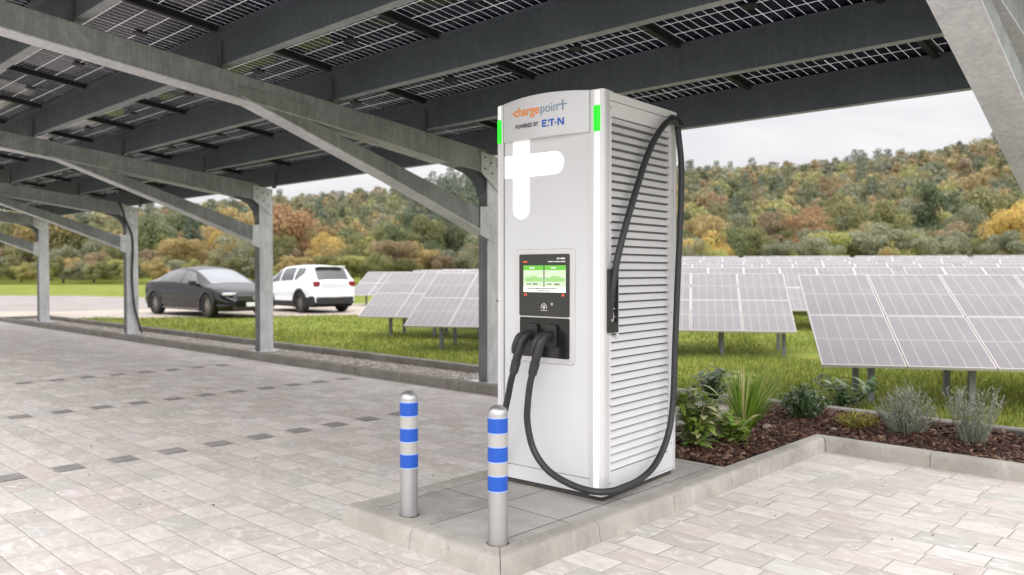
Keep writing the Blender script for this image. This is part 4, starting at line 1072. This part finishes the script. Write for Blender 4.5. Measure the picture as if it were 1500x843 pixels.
oi = [n_ for n_ in nt.nodes if n_.type == 'OBJECT_INFO'][0]; at = nt.nodes.new('ShaderNodeAttribute'); at.attribute_name = 'tint'
for l in list(nt.links):
    if l.from_node == oi: nt.links.new(at.outputs['Color'], l.to_socket)
tag(obj('forest', me, mf), 'mixed autumn wood covering the upper hillside', 'wood', kind='stuff')

# ------------------------------------------------------------------ grass, mulch, gravel
def blades(P, hgt, wid, rnd, lean=.45):
    n = len(P); a = rnd.uniform(0, 2*np.pi, n); u = np.stack([np.cos(a), np.sin(a), np.zeros(n)], 1)
    b = rnd.uniform(0, 2*np.pi, n); l = np.stack([np.cos(b), np.sin(b), np.zeros(n)], 1)*(lean*hgt*rnd.uniform(.2, 1.3, n))[:, None]
    w = (wid*rnd.uniform(.7, 1.3, n))[:, None]; up = np.array([0, 0, 1.])*hgt[:, None]
    V = np.stack([P-u*w, P+u*w, P+u*w*.6+l*.4+up*.6, P+l+up], 1).reshape(-1, 3)
    return V, np.arange(4*n).reshape(n, 4)
def scatter(n, f):
    """rejection sample world points with density f on the meadow seen behind the rear kerb"""
    out = []
    while len(out) < n:
        d = rng.uniform(7, 34); x = rng.uniform(-.70, .72)*d
        if rng.random() > (8.0/d)**1.25: continue
        X, Y = cw(x, d)
        if X < 7.36 or Y > 30: continue
        if f(X, Y, x, d): out.append((X, Y, float(terrain(x, d))))
    return np.array(out)
def not_lane(X, Y, x, d):
    return not (x < -2.2 and d > 22.9+max(0, (x+13)*.33)*.8)
P = scatter(120000, not_lane)
nz = np.sin(P[:,0]*1.7+np.cos(P[:,1]*1.1)*2)*np.sin(P[:,1]*1.3+1)
hg = rng.uniform(.028, .075, len(P))*(1+.5*nz)
V, F = blades(P, hg, (.0032+.00028*np.hypot(P[:,0], P[:,1])), rng)
tag(obj('grass', np_mesh('grass', V, F), M['grass']), 'bright meadow grass beyond the rear kerb', 'grass', kind='stuff')
# chips
def chips(n, areas, zf, size, rnd, flat_=.35):
    A = np.array([(a[1]-a[0])*(a[3]-a[2]) for a in areas]); k = rnd.choice(len(areas), n, p=A/A.sum())
    ar = np.array(areas)[k]; x = rnd.uniform(ar[:,0], ar[:,1]); y = rnd.uniform(ar[:,2], ar[:,3])
    P = np.stack([x, y, zf(x, y)], 1)
    L = size*rnd.uniform(.5, 1.6, n); W = L*rnd.uniform(.18, .45, n); T = W*.3
    a = rnd.uniform(0, 2*np.pi, n); t = np.stack([np.cos(a), np.sin(a), rnd.normal(0, flat_, n)], 1); t /= np.linalg.norm(t, axis=1)[:, None]
    s = np.cross(t, np.stack([rnd.normal(0, .4, n), rnd.normal(0, .4, n), np.ones(n)], 1)); s /= np.linalg.norm(s, axis=1)[:, None]; u = np.cross(s, t)
    c = []
    for dz in (-1, 1):
        for i, j in ((-1,-1),(1,-1),(1,1),(-1,1)):
            c.append(P+t*(i*L/2)[:, None]*(1 if dz < 0 else .85)+s*(j*W/2)[:, None]+u*(dz*T/2)[:, None])
    V = np.stack(c, 1).reshape(-1, 3); q = np.array([(4,5,6,7),(0,1,5,4),(1,2,6,5),(2,3,7,6),(3,0,4,7)])
    return V, (q[None]+8*np.arange(n)[:, None, None]).reshape(-1, 4)
V, F = chips(9000, [(6.10,7.2,-1.2,2.52), (4.69,7.2,2.56,3.47), (4.69,7.2,2.56,3.47)], lambda x, y: .098+rng.uniform(-.004,.014,len(x)), .042, rng)
tag(obj('mulch', np_mesh('mulch', V, F), M['mulch']), 'reddish brown bark mulch covering the planted bed', 'mulch', kind='stuff')
V, F = chips(9000, [(6.32,7.2,3.5,12.0), (6.32,7.2,3.5,25.0)], lambda x, y: .034+rng.uniform(-.004,.008,len(x)), .03, rng, .2)
tag(obj('gravel', np_mesh('gravel', V, F), M['pebble']), 'pale loose gravel between the two long kerbs', 'gravel', kind='stuff')
# crumbs and dry leaves on the paving
V, F = chips(150, [(-1,6.1,3.7,11), (2.2,5.9,-.5,2.3)], lambda x, y: np.full(len(x), .004), .011, rng, .1)
tag(obj('litter', np_mesh('litter', V, F), M['mulch_base']), 'small dark crumbs and dry leaf bits scattered on the paving', 'debris', kind='stuff')

# ------------------------------------------------------------------ plants of the bed
def leaf_shape(base, tip, width, bend, rnd, n=4):
    """curved lance leaf strip"""
    base = Vector(base); tip = Vector(tip); d = tip-base; side = d.cross(Vector((0,0,1)))
    if side.length < 1e-4: side = Vector((1,0,0))
    side.normalize(); vs = []; fs = []
    for i in range(n+1):
        f = i/n; p = base+d*f+Vector((0,0,bend*math.sin(f*math.pi*.9)*d.length)); w = width*math.sin(math.pi*min(.98, f*.82+.12))
        vs += [p-side*w/2, p+side*w/2]
    for i in range(n): fs.append((2*i, 2*i+1, 2*i+3, 2*i+2))
    return vs, fs
def plant(name, label, cat, loc, build, mats):
    t = thing(name, label, cat, loc)
    for nm, mb in build().items(): obj(nm, mb, mats[nm], t, smooth=False)
    return t
def leafy(h, rad, nst, nl_, ll, lw, seed, droop=.2, up=.6):
    def f():
        r = random.Random(seed); st = MB(); lf = MB()
        for i in range(nst):
            a = r.uniform(0, 6.28); e = rad*r.uniform(.1, .9); hh = h*r.uniform(.6, 1)
            p = [(0+.02*math.cos(a), .02*math.sin(a), -.03), (e*.4*math.cos(a), e*.4*math.sin(a), hh*.5), (e*math.cos(a), e*math.sin(a), hh)]
            st.tube(p, [.005,.004,.002], 5, 1, 4); C = catmull(p, 8)
            for k in range(nl_):
                b0 = C[min(len(C)-1, int((.22+.78*k/nl_)*len(C)))]; aa = r.uniform(0, 6.28); l = ll*r.uniform(.6, 1.25)
                tp = b0+Vector((math.cos(aa)*l, math.sin(aa)*l, l*r.uniform(-droop, up)))
                lf.add(*leaf_shape(b0, tp, lw*r.uniform(.7,1.2), r.uniform(-.05,.25), r))
        return {'stem': st, 'leaves': lf}
    return f
def tuft(h, n, w, seed, lean=(0,0), spread=.8):
    def f():
        r = random.Random(seed); lf = MB()
        for i in range(n):
            a = r.uniform(0, 6.28); l = h*r.uniform(.55, 1.15); o = spread*r.uniform(.05, 1)
            b0 = Vector((.03*math.cos(a)*r.random(), .03*math.sin(a)*r.random(), -.02)); vs = []; fs = []
            dx = math.cos(a)*o+lean[0]; dy = math.sin(a)*o+lean[1]; side = Vector((-dy, dx, 0))
            if side.length < .01: side = Vector((1,0,0))
            side.normalize(); m = 6
            for k in range(m+1):
                t_ = k/m; p = b0+Vector((dx*l*t_**1.3*.75, dy*l*t_**1.3*.75, l*(t_-.34*(o*t_)**2*1.3))); ww = w*(1-t_**2.2)*(.6+.4*min(1, t_*4))
                vs += [p-side*ww/2, p+side*ww/2]
            for k in range(m): fs.append((2*k, 2*k+1, 2*k+3, 2*k+2))
            lf.add(vs, fs)
        return {'blades': lf}
    return f
def fuzzy(h, rad, nst, nleaf, ll, lw, seed, dome=True):
    """many upright twigs set with short needles or small leaves"""
    def f():
        r = random.Random(seed); st = MB(); lf = MB()
        for i in range(nst):
            a = r.uniform(0, 6.28); e = rad*math.sqrt(r.random()); hh = h*(1-.55*(e/rad)**2)*r.uniform(.7, 1.08) if dome else h*r.uniform(.6, 1)
            p = [(e*.35*math.cos(a), e*.35*math.sin(a), -.02), (e*.8*math.cos(a), e*.8*math.sin(a), hh*.55), (e*1.05*math.cos(a)+r.uniform(-.02,.02), e*1.05*math.sin(a)+r.uniform(-.02,.02), hh)]
            st.tube(p, [.003,.002,.001], 4, 1, 3); C = catmull(p, 12)
            for k in range(nleaf):
                b0 = C[int((.15+.85*k/nleaf)*(len(C)-1))]; aa = r.uniform(0, 6.28); l = ll*r.uniform(.6, 1.3)
                lf.add(*leaf_shape(b0, b0+Vector((math.cos(aa)*l*.8, math.sin(aa)*l*.8, l*r.uniform(.1,.9))), lw, .05, r, 2))
        return {'stem': st, 'leaves': lf}
    return f
ST = M['leaf_dark']
plant('leafy_plant', 'bushy plant with broad green leaves beside the charging station at the bed front', 'plant', (5.06,2.98,.09), leafy(.42,.24,30,11,.13,.052,1,.35,.5), {'stem': M['leaf_mid'], 'leaves': M['leaf_mid']})
plant('leafy_plant', 'small mixed green shrub behind the broad-leaved plant, close to the rear kerb', 'plant', (6.55,3.70,.09), leafy(.36,.22,24,11,.11,.040,2,.25,.6), {'stem': ST, 'leaves': M['leaf_dark']})
plant('leafy_plant', 'low light green plant tucked between the broad-leaved plant and the grass tuft', 'plant', (5.36,2.86,.09), leafy(.22,.17,14,9,.11,.06,3,.2,.5), {'stem': M['leaf_mid'], 'leaves': M['leaf_blade']})
plant('ornamental_grass', 'fountain of long green grass blades in the middle of the bed', 'plant', (5.68,2.93,.09), tuft(.56,300,.017,5,(.10,-.20),.9), {'blades': M['leaf_blade']})
plant('evergreen_shrub', 'dark green dense little shrub against the rear kerb', 'shrub', (6.72,2.92,.09), fuzzy(.31,.22,90,10,.05,.022,6), {'stem': ST, 'leaves': M['leaf_dark']})
plant('dwarf_shrub', 'low yellow-green cushion plant in the bark mulch', 'plant', (6.62,2.42,.09), fuzzy(.15,.17,90,8,.035,.010,7), {'stem': M['leaf_yellow'], 'leaves': M['leaf_yellow']})
plant('lavender', 'silver-grey lavender bush next to the yellow-green cushion plant', 'plant', (6.63,2.05,.09), fuzzy(.42,.22,120,13,.05,.008,8), {'stem': M['leaf_silver'], 'leaves': M['leaf_silver']})
plant('lavender', 'looser green-grey lavender bush nearest the slanted carport brace', 'plant', (6.60,1.58,.09), fuzzy(.42,.20,85,12,.045,.009,9, False), {'stem': M['leaf_silver'], 'leaves': M['leaf_silver']})
plant('weed', 'broad dark weeds growing in the grass under the nearest solar table', 'weed', (7.85,2.98,-.02), leafy(.36,.42,16,8,.15,.05,12,.2,.5), {'stem': ST, 'leaves': M['leaf_dark']})
plant('weed', 'low leafy weeds in the grass behind the ornamental grass tuft', 'weed', (7.95,4.2,-.02), leafy(.30,.45,15,8,.13,.045,13,.2,.5), {'stem': M['leaf_mid'], 'leaves': M['leaf_mid']})
for (x, y, s, lb) in ((6.05,2.92,.038,'pale pinkish stone lying in the mulch behind the grass tuft'), (6.34,2.50,.024,'small pale stone lying in front of the yellow-green cushion plant')):
    m_ = MB(); r = random.Random(int(x*100))
    m_.lathe([(s*.5,0),(s*.95,s*.25),(s*.8,s*.6),(s*.3,s*.85),(.002,s*.9)], 7); m_.v = [(a*r.uniform(.8,1.2)*1.3, b*r.uniform(.8,1.2), c*r.uniform(.85,1.1)) for a, b, c in m_.v]
    o = obj('stone', m_, M['stone']); o.location = (x, y, .10); tag(o, lb, 'stone')

# ------------------------------------------------------------------ world, sun, camera
SUN_AZ, SUN_EL = R(222), R(34)                    # behind the camera's right shoulder
w = bpy.data.worlds.new('World'); S.world = w; w.use_nodes = True; nt = w.node_tree; bg = nt.nodes['Background']
sky = nt.nodes.new('ShaderNodeTexSky'); sky.sky_type = 'NISHITA'; sky.sun_disc = False; sky.sun_elevation = SUN_EL; sky.sun_rotation = math.pi/2-SUN_AZ; sky.dust_density = 3; sky.air_density = 1
tc = nt.nodes.new('ShaderNodeTexCoord').outputs['Generated']
sx = nt.nodes.new('ShaderNodeSeparateXYZ'); nt.links.new(tc, sx.inputs[0])
el = math_(nt, 'MAXIMUM', sx.outputs[2], 0.0)
dot = nt.nodes.new('ShaderNodeVectorMath'); dot.operation = 'DOT_PRODUCT'; nt.links.new(tc, dot.inputs[0]); dot.inputs[1].default_value = (math.cos(SUN_AZ), math.sin(SUN_AZ), 0)
glow = ramp_(nt, dot.outputs['Value'], -.2, 1.0, 0, 1)
grad = math_(nt, 'ADD', ramp_(nt, el, .24, .9, 8.8, 29), math_(nt, 'MULTIPLY', glow, 11.0))
mp = nt.nodes.new('ShaderNodeMapping'); nt.links.new(tc, mp.inputs[0]); mp.inputs['Scale'].default_value = (1.6, 1.6, 7)
cl = noise_(nt, 2.1, 6, .55, mp.outputs[0], .3)
cloud = mix_(nt, ramp_(nt, cl, .36, .62), (.94,.925,.965), (1.13,1.12,1.135))
over = nt.nodes.new('ShaderNodeVectorMath'); over.operation = 'SCALE'; nt.links.new(cloud, over.inputs[0]); nt.links.new(grad, over.inputs['Scale'])
c = mix_(nt, .06, over.outputs[0], sky.outputs[0])
nt.links.new(c, bg.inputs[0]); bg.inputs[1].default_value = .1
sl = bpy.data.lights.new('sun', 'SUN'); sl.energy = 1.0; sl.angle = R(28); sl.color = (1,.975,.94)
so = bpy.data.objects.new('sun', sl); COL.objects.link(so)
dv = Vector((math.cos(SUN_AZ)*math.cos(SUN_EL), math.sin(SUN_AZ)*math.cos(SUN_EL), math.sin(SUN_EL)))
so.rotation_euler = dv.to_track_quat('Z', 'Y').to_euler(); so.location = (0,0,20)

cam = bpy.data.cameras.new('camera'); co = bpy.data.objects.new('camera', cam); COL.objects.link(co)
cam.sensor_width = 36; cam.lens = 36*1175/1500; cam.clip_end = 2000; cam.clip_start = .05
co.location = (0,0,EYE); co.rotation_euler = (R(90)-math.atan(24.5/1175), 0, AZ-R(90))
cam.dof.use_dof = True; cam.dof.focus_distance = 4.3; cam.dof.aperture_fstop = 2.2
S.camera = co
S.view_settings.view_transform = 'Standard'; S.view_settings.look = 'None'; S.view_settings.exposure = 0; S.view_settings.gamma = 1
S.render.engine = 'CYCLES'
S.cycles.use_denoising = True
try: S.cycles.denoiser = 'OPENIMAGEDENOISE'
except Exception: pass
S.cycles.max_bounces = 8; S.cycles.diffuse_bounces = 4; S.cycles.glossy_bounces = 3; S.cycles.transmission_bounces = 4
S.cycles.sample_clamp_indirect = 8
